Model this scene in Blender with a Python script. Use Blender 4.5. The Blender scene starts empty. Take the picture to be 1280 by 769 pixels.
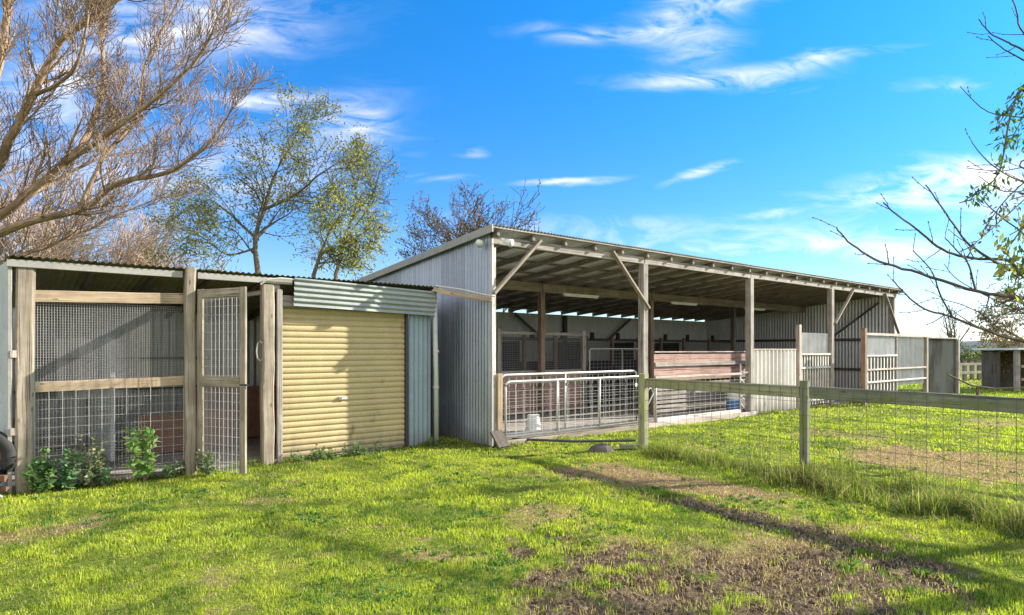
import bpy, math, random
import numpy as np
from mathutils import Vector

random.seed(7); rng = np.random.default_rng(7)
R = math.radians
S = bpy.context.scene
COL = S.collection

# ------------------------------------------------------------------ camera, world, sun, exposure
HC, FOC, HOR = 1.6, 780.0, 437.0           # eye height, focal length in photo pixels, horizon row
cam = bpy.data.cameras.new('camera'); camo = bpy.data.objects.new('camera', cam); COL.objects.link(camo)
camo.location = (0, 0, HC); camo.rotation_euler = (R(90), 0, 0)
cam.sensor_width = 36; cam.lens = 36*FOC/1280; cam.shift_y = (HOR-384.5)/1280
cam.clip_start = 0.1; cam.clip_end = 6000
S.camera = camo
S.view_settings.view_transform = 'Standard'; S.view_settings.look = 'None'
S.view_settings.exposure = 1.25; S.view_settings.gamma = 1.0
S.cycles.max_bounces = 6; S.cycles.diffuse_bounces = 4; S.cycles.glossy_bounces = 2; S.cycles.transmission_bounces = 3; S.cycles.transparent_max_bounces = 5
S.render.resolution_x = 1024; S.render.resolution_y = 615

SUN_EL, SUN_AZ = R(25.5), R(72.0)           # azimuth clockwise from +Y
tosun = Vector((math.sin(SUN_AZ)*math.cos(SUN_EL), math.cos(SUN_AZ)*math.cos(SUN_EL), math.sin(SUN_EL)))
sl = bpy.data.lights.new('sun', 'SUN'); sl.energy = 4.6; sl.angle = R(0.55); sl.color = (1.0, 0.93, 0.81)
so = bpy.data.objects.new('sun', sl); COL.objects.link(so); so.location = (20, 5, 20)
so.rotation_euler = tosun.to_track_quat('Z', 'Y').to_euler()

W = bpy.data.worlds.new('World'); S.world = W; W.use_nodes = True
nt = W.node_tree; nt.nodes.clear()
def nd(t, **k):
    n = nt.nodes.new(t)
    for a, b in k.items(): setattr(n, a, b)
    return n
def ln(a, b): nt.links.new(a, b)
def mth(op, a, b=None, c=None, clamp=False):
    n = nd('ShaderNodeMath', operation=op); n.use_clamp = clamp
    for i, x in enumerate((a, b, c)):
        if x is None: continue
        if isinstance(x, (int, float)): n.inputs[i].default_value = x
        else: ln(x, n.inputs[i])
    return n.outputs[0]
sky = nd('ShaderNodeTexSky', sky_type='NISHITA'); sky.sun_disc = False
sky.sun_elevation = SUN_EL; sky.sun_rotation = SUN_AZ; sky.air_density = 1.0; sky.dust_density = 0.4; sky.ozone_density = 2.2
hs = nd('ShaderNodeHueSaturation'); hs.inputs['Saturation'].default_value = 1.3; hs.inputs['Value'].default_value = 1.0
ln(sky.outputs[0], hs.inputs['Color'])
tint = nd('ShaderNodeMix', data_type='RGBA', blend_type='MULTIPLY'); tint.inputs[0].default_value = 1.0
ln(hs.outputs[0], tint.inputs[6]); 
tc = nd('ShaderNodeTexCoord'); sp = nd('ShaderNodeSeparateXYZ'); ln(tc.outputs['Generated'], sp.inputs[0])
dx, dy, dz = sp.outputs
er = nd('ShaderNodeValToRGB'); ee = er.color_ramp.elements; ee[0].position = 0.0; ee[0].color = (.72, .86, 1.15, 1); ee[1].position = .5; ee[1].color = (.20, 1.06, 1.4, 1)
em = ee.new(.22); em.color = (.25, .80, 1.25, 1)
ln(dz, er.inputs[0]); ln(er.outputs[0], tint.inputs[7])
ysafe = mth('MAXIMUM', dy, 0.05)
gx = mth('DIVIDE', dx, ysafe); gz = mth('DIVIDE', dz, ysafe)
zs = mth('MAXIMUM', dz, 0.04)
pl = nd('ShaderNodeCombineXYZ'); ln(gx, pl.inputs[0]); ln(mth('MULTIPLY', gz, 3.2), pl.inputs[1])
wn = nd('ShaderNodeTexNoise'); wn.inputs['Scale'].default_value = 3.0; wn.inputs['Detail'].default_value = 6; ln(pl.outputs[0], wn.inputs['Vector'])
fn = nd('ShaderNodeTexNoise'); fn.inputs['Scale'].default_value = 7.5; fn.inputs['Detail'].default_value = 9; fn.inputs['Roughness'].default_value = 0.62
fn.inputs['Distortion'].default_value = 1.1; ln(pl.outputs[0], fn.inputs['Vector'])
wsep = nd('ShaderNodeSeparateColor'); ln(wn.outputs['Color'], wsep.inputs[0])
wx = mth('ADD', gx, mth('MULTIPLY', mth('SUBTRACT', wsep.outputs[0], 0.5), 0.16))
wz = mth('ADD', gz, mth('MULTIPLY', mth('SUBTRACT', wsep.outputs[1], 0.5), 0.085))
CL = [(890, 98, 105, 14, 4, .85), (1010, 76, 110, 8, 8, .6), (865, 45, 50, 34, 0, .45), (760, 36, 90, 11, 3, .5), (900, 12, 80, 12, 12, .8),
      (330, 121, 105, 11, 0, 1.0), (215, 22, 150, 38, 0, 1.0), (90, 100, 110, 36, 10, .9), (710, 226, 60, 5, 7, .9), (866, 212, 48, 8, 17, .85),
      (1205, 222, 150, 24, 6, 1.15), (1120, 308, 105, 28, 0, .9), (440, 146, 40, 26, 0, .55), (300, 210, 160, 60, 10, .55), (970, 259, 32, 5, 10, .6),
      (900, 312, 130, 12, 3, .6), (1290, 250, 90, 30, 0, .8), (820, 290, 300, 24, 0, .4), (1180, 100, 45, 9, 8, .35), (540, 225, 40, 8, 0, .5),
      (1230, 410, 170, 40, 0, .6), (80, 200, 120, 60, 0, .6), (585, 180, 20, 7, 0, .4)]
tot = None
for (px, py, a, b, rot, st) in CL:
    c0, c1 = (px-640)/780, (HOR-py)/780; a /= 780; b /= 780; cr, sr = math.cos(R(rot)), math.sin(R(rot))
    ux = mth('SUBTRACT', wx, c0); uz = mth('SUBTRACT', wz, c1)
    ra = mth('DIVIDE', mth('ADD', mth('MULTIPLY', ux, cr), mth('MULTIPLY', uz, sr)), a)
    rb = mth('DIVIDE', mth('SUBTRACT', mth('MULTIPLY', uz, cr), mth('MULTIPLY', ux, sr)), b)
    d2 = mth('ADD', mth('MULTIPLY', ra, ra), mth('MULTIPLY', rb, rb))
    m = mth('MULTIPLY', mth('EXPONENT', mth('MULTIPLY', d2, -1.1)), st)
    tot = m if tot is None else mth('ADD', tot, m)
tex = mth('MULTIPLY', mth('SUBTRACT', fn.outputs[0], 0.34), 2.7, clamp=True)
cl = mth('MULTIPLY', tot, tex)
front = mth('MULTIPLY', mth('SUBTRACT', dy, 0.1), 4.0, clamp=True)
cl = mth('MULTIPLY', mth('MULTIPLY', cl, front), 1.1, clamp=True)
lowh = mth('MULTIPLY', mth('EXPONENT', mth('MULTIPLY', mth('MAXIMUM', dz, 0.0), -9.0)), 0.40)   # pale haze towards the horizon
# a broad bank of unseen cloud behind camera and overhead, added as fill light
back = mth('MULTIPLY', mth('SUBTRACT', 0.25, dy), 1.6, clamp=True)
bn = nd('ShaderNodeTexNoise'); bn.inputs['Scale'].default_value = 2.2; bn.inputs['Detail'].default_value = 5; ln(tc.outputs['Generated'], bn.inputs['Vector'])
fill_bank = mth('MULTIPLY', mth('MULTIPLY', back, mth('MULTIPLY', mth('SUBTRACT', bn.outputs[0], 0.15), 3.0, clamp=True)), 0.9)
cl = mth('MAXIMUM', mth('MAXIMUM', cl, lowh), fill_bank)
cm = nd('ShaderNodeMix', data_type='RGBA'); ln(cl, cm.inputs[0]); ln(tint.outputs[2], cm.inputs[6]); cm.inputs[7].default_value = (7.6, 7.3, 7.3, 1)
bg = nd('ShaderNodeBackground'); bg.inputs[1].default_value = 0.086; ln(cm.outputs[2], bg.inputs[0])
wo = nd('ShaderNodeOutputWorld'); ln(bg.outputs[0], wo.inputs[0])

# ------------------------------------------------------------------ frames and helpers
TH = math.atan2(966, FOC)
U = Vector((math.sin(TH), math.cos(TH), 0)); V = Vector((-math.cos(TH), math.sin(TH), 0))
C0 = Vector((-0.3308, 10.3224, 0)); ANG = math.atan2(U.y, U.x)
def sv(s, v, z=0): return C0 + U*s + V*v + Vector((0, 0, z))       # shed frame -> world
def tosv(x, y):
    a, b = x-C0.x, y-C0.y
    return a*U.x+b*U.y, a*V.x+b*V.y
def at(px, py, Y):                                                 # point of the place seen at a photo pixel, Y metres away
    return Vector(((px-640)/FOC*Y, Y, HC-(py-HOR)/FOC*Y))

def spx(px, v):
    A = (px-640)/FOC; # solve C+sU+vV on ray
    x0, y0 = C0.x+v*V.x, C0.y+v*V.y
    return (A*y0-x0)/(U.x-A*U.y)

def tag(o, label=None, cat=None, group=None, kind=None):
    if label: o['label'] = label
    if cat: o['category'] = cat
    if group: o['group'] = group
    if kind: o['kind'] = kind
    return o
BASE = {}
def thing(name, label, cat, base=(0, 0, 0), shed=True, group=None):
    o = bpy.data.objects.new(name, None); COL.objects.link(o); o.empty_display_size = 0.2
    b = Vector(base)
    if shed: o.location = sv(*b); o.rotation_euler = (0, 0, ANG)
    else: o.location = b
    BASE[o] = b
    return tag(o, label, cat, group)

class MB:
    def __init__(s): s.v = []; s.f = []; s.g = []
    def add(s, vs, fs, gs=None):
        n = len(s.v); s.v += [tuple(p) for p in vs]; s.f += [tuple(n+i for i in f) for f in fs]
        s.g += (gs if gs else [tuple(p) for p in vs])
    def beam(s, p, q, w, h, up=(0, 0, 1), ch=0.005, seg=1, wob=0.0, tw=0.0):
        p, q = Vector(p), Vector(q); d = (q-p); L = d.length; d /= L
        up = Vector(up)
        if abs(up.dot(d)) > 0.95: up = Vector((0, 1, 0))
        a = d.cross(up).normalized(); b = a.cross(d).normalized()
        off = (random.uniform(0, 40), random.uniform(0, 40), random.uniform(0, 40))
        ch = min(ch, w*.3, h*.3); hw, hh = w/2, h/2
        sec = [(hw, hh-ch), (hw-ch, hh), (-hw+ch, hh), (-hw, hh-ch), (-hw, -hh+ch), (-hw+ch, -hh), (hw-ch, -hh), (hw, -hh+ch)]
        vs, gs, fs = [], [], []; wx = wy = 0; ph = random.uniform(0, 6)
        for k in range(seg+1):
            t = k/seg; c = p+d*(L*t)
            if wob and 0 < k < seg: wx += random.gauss(0, wob); wy += random.gauss(0, wob); wx *= .8; wy *= .8
            if k in (0, seg): ox = oy = 0
            else: ox, oy = wx, wy
            for i, (x, y) in enumerate(sec):
                jx = random.gauss(0, wob*.35) if wob else 0
                r = c+a*(x+ox+jx)+b*(y+oy); vs.append(r); gs.append((off[0]+L*t, off[1]+x, off[2]+y))
        for k in range(seg):
            for i in range(8):
                j = (i+1) % 8; fs.append((k*8+i, (k+1)*8+i, (k+1)*8+j, k*8+j))
        fs.append(tuple(range(8))); fs.append(tuple(seg*8+7-i for i in range(8)))
        s.add(vs, fs, gs); return s
    def box(s, x0, x1, y0, y1, z0, z1):
        return s.beam(((x0+x1)/2, (y0+y1)/2, z0), ((x0+x1)/2, (y0+y1)/2, z1), x1-x0, y1-y0, up=(0, 1, 0), ch=0.004) if (z1-z0) > 0 else s
    def tube(s, pts, r, n=6, cap=True):
        pts = [Vector(p) for p in pts]; m = len(pts)
        rs = r if isinstance(r, (list, tuple)) else [r]*m
        vs, gs, fs = [], [], []; up = Vector((0.13, 0.21, 1)); off = random.uniform(0, 30); Lc = 0
        for k, p in enumerate(pts):
            d = (pts[min(k+1, m-1)]-pts[max(k-1, 0)])
            if d.length < 1e-9: d = Vector((0, 0, 1))
            d.normalize()
            if k: Lc += (p-pts[k-1]).length
            u2 = up if abs(d.dot(up.normalized())) < .93 else Vector((1, 0.2, 0))
            a = d.cross(u2).normalized(); b = a.cross(d)
            for i in range(n):
                t = 2*math.pi*i/n; vs.append(p+(a*math.cos(t)+b*math.sin(t))*rs[k]); gs.append((off+Lc, math.cos(t)*rs[k]+off, math.sin(t)*rs[k]))
        for k in range(m-1):
            for i in range(n):
                j = (i+1) % n; fs.append((k*n+i, k*n+j, (k+1)*n+j, (k+1)*n+i))
        if cap and n > 3: fs.append(tuple(range(n-1, -1, -1))); fs.append(tuple((m-1)*n+i for i in range(n)))
        s.add(vs, fs, gs); return s
    def wire(s, p, q, r): return s.tube([p, q], r, 3, False)
    def corr(s, o, B, LB, A, LA, N, pitch=.076, amp=.0115, top=None, per=6, rows=1, dent=0.0, prof=None):
        """corrugated sheet: waves across B, ribs along A; top(b) gives the rib length at b"""
        o, B, A, N = Vector(o), Vector(B), Vector(A), Vector(N)
        nc = max(2, int(LB/pitch*per)); vs, gs, fs = [], [], []
        for i in range(nc+1):
            b = LB*i/nc; la = top(b) if top else LA; w = math.cos(2*math.pi*b/pitch)*amp
            if prof: w = prof((b/pitch) % 1.0)*amp
            for k in range(rows+1):
                a = la*k/rows
                dd = dent*math.sin(b*1.7+a*2.3)*math.sin(a*3.1+b*.6) if dent else 0
                vs.append(o+B*b+A*a+N*(w+dd)); gs.append((a, b, w))
        for i in range(nc):
            for k in range(rows):
                q = i*(rows+1)+k; fs.append((q, q+rows+1, q+rows+2, q+1))
        s.add(vs, fs, gs); return s
    def mesh_grid(s, o, A, LA, B, LB, da, db, r, off=(0, 0, 0)):
        """wire grid; wires along A every db, wires along B every da"""
        o, A, B = Vector(o), Vector(A), Vector(B)
        n = int(LB/db)
        for i in range(n+1): s.wire(o+B*(i*LB/max(n, 1)), o+B*(i*LB/max(n, 1))+A*LA, r*1.3)
        n = int(LA/da)
        for i in range(n+1): s.wire(o+A*(i*LA/max(n, 1)), o+A*(i*LA/max(n, 1))+B*LB, r)
        return s
    def lathe(s, c, prof, n=20):
        c = Vector(c); vs = []; fs = []
        for (r, z) in prof:
            for i in range(n): t = 2*math.pi*i/n; vs.append(c+Vector((r*math.cos(t), r*math.sin(t), z)))
        for k in range(len(prof)-1):
            for i in range(n):
                j = (i+1) % n; fs.append((k*n+i, k*n+j, (k+1)*n+j, (k+1)*n+i))
        s.add(vs, fs); return s

def root_of(o):
    while o.parent is not None: o = o.parent
    return o
def part(name, mb, mat, parent, smooth=False, label=None):
    b = BASE.get(root_of(parent), Vector((0, 0, 0)))
    me = bpy.data.meshes.new(name)
    me.from_pydata([(x-b.x, y-b.y, z-b.z) for x, y, z in mb.v], [], mb.f)
    at_ = me.attributes.new('gc', 'FLOAT_VECTOR', 'POINT'); at_.data.foreach_set('vector', np.array(mb.g, dtype=np.float32).ravel())
    if smooth: me.polygons.foreach_set('use_smooth', [True]*len(me.polygons))
    me.materials.append(mat); me.update()
    o = bpy.data.objects.new(name, me); COL.objects.link(o); o.parent = parent
    if label: o['label'] = label
    return o
def solo(name, mb, mat, label, cat, base=(0, 0, 0), shed=True, group=None, kind=None, smooth=False):
    b = Vector(base); me = bpy.data.meshes.new(name)
    me.from_pydata([(x-b.x, y-b.y, z-b.z) for x, y, z in mb.v], [], mb.f)
    at_ = me.attributes.new('gc', 'FLOAT_VECTOR', 'POINT'); at_.data.foreach_set('vector', np.array(mb.g, dtype=np.float32).ravel())
    if smooth: me.polygons.foreach_set('use_smooth', [True]*len(me.polygons))
    me.materials.append(mat); me.update()
    o = bpy.data.objects.new(name, me); COL.objects.link(o)
    if shed: o.location = sv(*b); o.rotation_euler = (0, 0, ANG)
    else: o.location = b
    return tag(o, label, cat, group, kind)

# ------------------------------------------------------------------ materials
def newmat(name):
    m = bpy.data.materials.new(name); m.use_nodes = True
    t = m.node_tree; bs = t.nodes['Principled BSDF']
    return m, t, bs
def ramp(t, fac, stops):
    r = t.nodes.new('ShaderNodeValToRGB'); e = r.color_ramp.elements
    while len(e) < len(stops): e.new(0.5)
    for i, (p, c) in enumerate(stops): e[i].position = p; e[i].color = (*c, 1)
    t.links.new(fac, r.inputs[0]); return r.outputs[0]
def noise(t, vec, scale, detail=4, rough=.55, mapping=None, dist=0):
    n = t.nodes.new('ShaderNodeTexNoise'); n.inputs['Scale'].default_value = scale; n.inputs['Detail'].default_value = detail
    n.inputs['Roughness'].default_value = rough; n.inputs['Distortion'].default_value = dist
    if mapping:
        mp = t.nodes.new('ShaderNodeMapping'); mp.inputs['Scale'].default_value = mapping; t.links.new(vec, mp.inputs['Vector']); vec = mp.outputs[0]
    t.links.new(vec, n.inputs['Vector']); return n.outputs[0]
def mixc(t, fac, a, b, mode='MIX'):
    m = t.nodes.new('ShaderNodeMix'); m.data_type = 'RGBA'; m.blend_type = mode
    if isinstance(fac, (int, float)): m.inputs[0].default_value = fac
    else: t.links.new(fac, m.inputs[0])
    for i, c in ((6, a), (7, b)):
        if isinstance(c, tuple): m.inputs[i].default_value = (*c, 1)
        else: t.links.new(c, m.inputs[i])
    return m.outputs[2]
def attr(t, name, out='Vector'):
    a = t.nodes.new('ShaderNodeAttribute'); a.attribute_name = name; return a.outputs[out]
def bump(t, bs, h, s=.3, d=.01):
    b = t.nodes.new('ShaderNodeBump'); b.inputs['Strength'].default_value = s; b.inputs['Distance'].default_value = d
    t.links.new(h, b.inputs['Height']); t.links.new(b.outputs[0], bs.inputs['Normal'])

def wood(name, dark, mid, light, lichen=None, la=0.5, rough=.85):
    m, t, bs = newmat(name); gc = attr(t, 'gc')
    g1 = noise(t, gc, 1.0, 6, .65, (1.6, 34, 34)); g2 = noise(t, gc, 1.0, 4, .6, (.9, 5, 5))
    c = ramp(t, g1, [(.28, dark), (.5, mid), (.72, light)])
    c2 = ramp(t, g2, [(.3, tuple(x*.72 for x in mid)), (.7, tuple(min(1, x*1.12) for x in light))])
    c = mixc(t, .45, c, c2)
    cr = noise(t, gc, 1.0, 3, .5, (1.1, 70, 70)); ck = ramp(t, cr, [(.57, (1, 1, 1)), (.66, (.30, .26, .22))])
    c = mixc(t, .9, c, ck, 'MULTIPLY')
    kn = t.nodes.new('ShaderNodeTexVoronoi'); kn.inputs['Scale'].default_value = 1.0; mpk = t.nodes.new('ShaderNodeMapping'); mpk.inputs['Scale'].default_value = (3.2, 9, 9); t.links.new(gc, mpk.inputs['Vector']); t.links.new(mpk.outputs[0], kn.inputs['Vector'])
    c = mixc(t, .9, c, ramp(t, kn.outputs['Distance'], [(.07, (.35, .27, .2)), (.14, (1, 1, 1))]), 'MULTIPLY')
    obw = t.nodes.new('ShaderNodeTexCoord').outputs['Object']; bl = noise(t, obw, 2.7, 5, .65)
    c = mixc(t, .8, c, ramp(t, bl, [(.32, (.62, .60, .57)), (.62, (1.08, 1.08, 1.08))]), 'MULTIPLY')
    if lichen:
        l = noise(t, gc, 1.0, 6, .7, (3.0, 9, 9)); lm = ramp(t, l, [(la, (0, 0, 0)), (la+.12, (1, 1, 1))])
        c = mixc(t, lm, c, lichen)
    t.links.new(c, bs.inputs['Base Color']); bs.inputs['Roughness'].default_value = rough
    bump(t, bs, g1, .5, .006); return m
WOOD_GREY = wood('weathered_grey_wood', (.13, .11, .10), (.33, .295, .265), (.52, .475, .43), (.27, .24, .18), .57)
WOOD_PALE = wood('pale_weathered_wood', (.15, .115, .085), (.32, .265, .205), (.48, .415, .33), (.25, .235, .15), .53)
WOOD_YEL = wood('pale_orange_wood', (.22, .145, .09), (.43, .32, .21), (.60, .48, .34), (.31, .26, .18), .57)
WOOD_GREEN = wood('algae_green_wood', (.16, .16, .08), (.33, .335, .175), (.46, .455, .28), (.28, .30, .10), .52)
WOOD_FENCE = wood('lichen_fence_wood', (.11, .11, .08), (.21, .22, .14), (.31, .32, .22), (.17, .20, .07), .50)
WOOD_RAFT = wood('old_rafter_wood', (.10, .085, .075), (.23, .20, .175), (.36, .32, .28))
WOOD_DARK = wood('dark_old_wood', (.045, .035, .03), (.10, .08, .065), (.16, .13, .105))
WOOD_BROWN = wood('brown_wood', (.13, .08, .055), (.27, .18, .125), (.38, .27, .20))
WOOD_RED = wood('red_brown_boards', (.28, .16, .13), (.44, .27, .225), (.54, .36, .31))
WOOD_MOSS = wood('mossy_beam_wood', (.12, .09, .07), (.25, .205, .165), (.36, .305, .25), (.19, .165, .09), .54)
WOOD_WHITE = wood('white_painted_wood', (.50, .48, .45), (.66, .64, .60), (.76, .74, .70), (.45, .38, .33), .66)
WOOD_PINK = wood('faded_pink_wood', (.36, .28, .24), (.52, .42, .37), (.64, .55, .49))

def metal(name, base, var=.18, rust=0.0, metallic=.45, rough=.5, streak=(9, 9, 1.2), moss=0.0, blot=None, sheet=False):
    m, t, bs = newmat(name); tcn = t.nodes.new('ShaderNodeTexCoord'); ob = tcn.outputs['Object']
    n1 = noise(t, ob, 1.0, 5, .6, streak); n2 = noise(t, ob, 2.2, 5, .65); n3 = noise(t, ob, 38, 3, .6)
    lo = tuple(x*(1-var*1.6) for x in base); hi = tuple(min(1, x*(1+var)) for x in base)
    c = ramp(t, n1, [(.3, lo), (.7, hi)]); c2 = ramp(t, n2, [(.3, lo), (.7, hi)]); c = mixc(t, .5, c, c2)
    sp_ = ramp(t, n3, [(.35, (.82, .82, .82)), (.65, (1.08, 1.08, 1.08))]); c = mixc(t, .6, c, sp_, 'MULTIPLY')
    if sheet:
        sx_ = t.nodes.new('ShaderNodeSeparateXYZ'); t.links.new(ob, sx_.inputs[0])
        ad = t.nodes.new('ShaderNodeMath'); ad.operation = 'ADD'; t.links.new(sx_.outputs[0], ad.inputs[0]); t.links.new(sx_.outputs[1], ad.inputs[1])
        dv = t.nodes.new('ShaderNodeMath'); dv.operation = 'DIVIDE'; t.links.new(ad.outputs[0], dv.inputs[0]); dv.inputs[1].default_value = .762
        flr = t.nodes.new('ShaderNodeMath'); flr.operation = 'FLOOR'; t.links.new(dv.outputs[0], flr.inputs[0])
        wn_ = t.nodes.new('ShaderNodeTexWhiteNoise'); wn_.noise_dimensions = '1D'; t.links.new(flr.outputs[0], wn_.inputs['W'])
        c = mixc(t, 0.0 if sheet == 'grime' else 1.0, c, ramp(t, wn_.outputs[0], [(0, (.80, .80, .80)), (1, (1.12, 1.12, 1.12))]), 'MULTIPLY')
        gr = noise(t, ob, 1.0, 6, .7, (6, 6, .9)); gz2 = t.nodes.new('ShaderNodeMath'); gz2.operation = 'MULTIPLY_ADD'; t.links.new(sx_.outputs[2], gz2.inputs[0]); gz2.inputs[1].default_value = -1.3; t.links.new(gr, gz2.inputs[2])
        c = mixc(t, ramp(t, gz2.outputs[0], [(.1, (0, 0, 0)), (.55, (.7, .7, .7))]), c, (.17, .15, .11))
    if rust:
        rn = noise(t, ob, 1.0, 7, .7, (3, 3, 1.1)); rm = ramp(t, rn, [(.66-rust*.3, (0, 0, 0)), (.78-rust*.3, (1, 1, 1))])
        c = mixc(t, rm, c, (.20, .105, .06))
    if moss:
        rn = noise(t, ob, 3.1, 7, .7); rm = ramp(t, rn, [(.58-moss*.3, (0, 0, 0)), (.72-moss*.3, (1, 1, 1))])
        c = mixc(t, rm, c, (.20, .19, .07) if moss > .5 else (.10, .11, .035))
    if blot:
        rn = noise(t, ob, .9, 5, .6, (1, 1, .45)); rm = ramp(t, rn, [(.42, (0, 0, 0)), (.58, (1, 1, 1))]); c = mixc(t, rm, c, blot)
    t.links.new(c, bs.inputs['Base Color']); bs.inputs['Metallic'].default_value = metallic
    rr = ramp(t, n2, [(.3, (rough-.08,)*3), (.7, (rough+.14,)*3)]); t.links.new(rr, bs.inputs['Roughness'])
    bump(t, bs, n2, .15, .01); return m
GALV = metal('galvanised_iron', (.36, .40, .46), .20, 0.0, .5, .36, (9, 9, .35), sheet=True)
GALV_DULL = metal('dull_iron_back', (.60, .62, .60), .15, 0.05, .15, .6, (8, 8, .8))
GALV_IN = metal('inner_wall_iron', (.68, .68, .67), .16, 0.02, .4, .42, (8, 8, .5), sheet=True)
ROOF_UNDER = metal('roof_iron', (.80, .81, .82), .24, 0.04, .15, .5, (3, .8, 3), moss=0)
KROOF = metal('old_roof_iron', (.30, .29, .25), .2, 0.3, .15, .7, (9, 1, 9), moss=.75)
PELMET = metal('pelmet_iron', (.31, .345, .33), .22, 0.0, .35, .48, (.6, 1, 12))
STRIP = metal('blue_grey_iron', (.25, .33, .37), .16, 0.05, .35, .5, (14, 14, .5), sheet=True)
SHEETW = metal('pale_side_sheet', (.50, .52, .49), .14, .05, .05, .7, (3, 3, .6), moss=.05)
ROLLER = metal('cream_roller', (.48, .385, .195), .10, 0.16, .0, .45, (2.5, 1, .8), sheet='grime')
GATE = metal('galvanised_pipe', (.62, .61, .58), .10, 0.06, .3, .45)
GATE_FAR = metal('dull_galvanised_pipe', (.55, .54, .52), .10, 0.1, .3, .5)
WIRE_M = metal('grey_wire', (.38, .37, .36), .1, 0.0, .3, .5)
WIRE_L = metal('bright_wire', (.56, .55, .53), .08, 0.0, .3, .5)
WIRE_F = metal('fence_wire', (.13, .12, .11), .1, .1, .2, .6)
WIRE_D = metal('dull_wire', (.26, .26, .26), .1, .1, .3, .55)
WHITEC = metal('white_corrugated', (.80, .74, .70), .14, 0.05, .05, .5, (9, 9, .5), sheet=True)
PVC = metal('cream_pipe', (.62, .60, .50), .08, 0.0, 0, .5)
PIPE_G = metal('pale_green_pipe', (.48, .52, .46), .12, 0.05, .1, .5, (6, 6, .8))
TANK = metal('stained_dark_sheet', (.045, .043, .036), .35, 0.0, 0, .9, (7, 7, .35), moss=.1, blot=(.11, .115, .105))
PERSPEX = metal('grey_clear_sheet', (.36, .365, .37), .28, 0, 0, .35, (5, 5, .5))
STEELD = metal('dark_steel', (.06, .06, .065), .2, .1, .2, .5)
RUST = metal('rusty_steel', (.16, .08, .05), .3, .3, .1, .8)
FASCIA = metal('grey_fascia', (.36, .345, .315), .14, .03, .1, .6, (1, 9, 9))
def plain(name, c, rough=.6, metallic=0, var=.1, trans=0):
    m, t, bs = newmat(name); ob = t.nodes.new('ShaderNodeTexCoord').outputs['Object']
    n = noise(t, ob, 6, 5, .6)
    cc = ramp(t, n, [(.3, tuple(x*(1-var) for x in c)), (.7, tuple(min(1, x*(1+var)) for x in c))])
    t.links.new(cc, bs.inputs['Base Color']); bs.inputs['Roughness'].default_value = rough; bs.inputs['Metallic'].default_value = metallic
    return m
PLASTIC_W = plain('white_plastic', (.70, .72, .68), .4); PLASTIC_B = plain('blue_plastic', (.05, .17, .42), .4)
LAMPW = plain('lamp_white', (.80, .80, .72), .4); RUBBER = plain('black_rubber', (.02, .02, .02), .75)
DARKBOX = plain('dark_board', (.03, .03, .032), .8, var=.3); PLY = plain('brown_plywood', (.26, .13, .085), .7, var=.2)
CONC = plain('concrete', (.36, .33, .30), .9, var=.15); ROCKM = plain('dark_rock', (.12, .10, .085), .95, var=.35)
def cloth():
    m, t, bs = newmat('shade_cloth'); bs.inputs['Base Color'].default_value = (.10, .10, .105, 1); bs.inputs['Roughness'].default_value = .9
    ob = t.nodes.new('ShaderNodeTexCoord').outputs['Object']
    w = t.nodes.new('ShaderNodeTexNoise'); w.inputs['Scale'].default_value = 260; t.links.new(ob, w.inputs['Vector'])
    a = ramp(t, w.outputs[0], [(.46, (0.0,)*3), (.56, (1,)*3)]); t.links.new(a, bs.inputs['Alpha']); return m
CLOTH = cloth()
def mudcol():
    m, t, bs = newmat('floor_dust'); ob = t.nodes.new('ShaderNodeTexCoord').outputs['Object']
    a = noise(t, ob, 1.3, 7, .65); b = noise(t, ob, 30, 4, .6)
    c = ramp(t, a, [(.3, (.20, .17, .145)), (.55, (.34, .30, .265)), (.75, (.44, .40, .36))])
    c = mixc(t, .6, c, ramp(t, b, [(.3, (.75,)*3), (.7, (1.1,)*3)]), 'MULTIPLY')
    t.links.new(c, bs.inputs['Base Color']); bs.inputs['Roughness'].default_value = .95; bump(t, bs, b, .5, .01); return m
DUST = mudcol()
def bark(name, a, b, c, lich=None):
    m, t, bs = newmat(name); gc = attr(t, 'gc'); n1 = noise(t, gc, 1, 6, .65, (5, 26, 26)); n2 = noise(t, gc, 1.1, 4, .6)
    col = ramp(t, n1, [(.3, a), (.5, b), (.72, c)])
    if lich: col = mixc(t, ramp(t, n2, [(.5, (0,)*3), (.62, (1,)*3)]), col, lich)
    t.links.new(col, bs.inputs['Base Color']); bs.inputs['Roughness'].default_value = .9; bump(t, bs, n1, .6, .02); return m
BARK1 = bark('tan_bark', (.10, .066, .04), (.32, .22, .14), (.52, .38, .25), (.21, .145, .09))
BARK_TW = bark('pink_twigs', (.24, .165, .12), (.39, .285, .21), (.52, .40, .31))
BARK2 = bark('olive_bark', (.05, .04, .028), (.12, .10, .06), (.20, .165, .105))
BARK3 = bark('dark_twig_bark', (.045, .035, .03), (.09, .07, .055), (.14, .11, .085))
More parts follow.
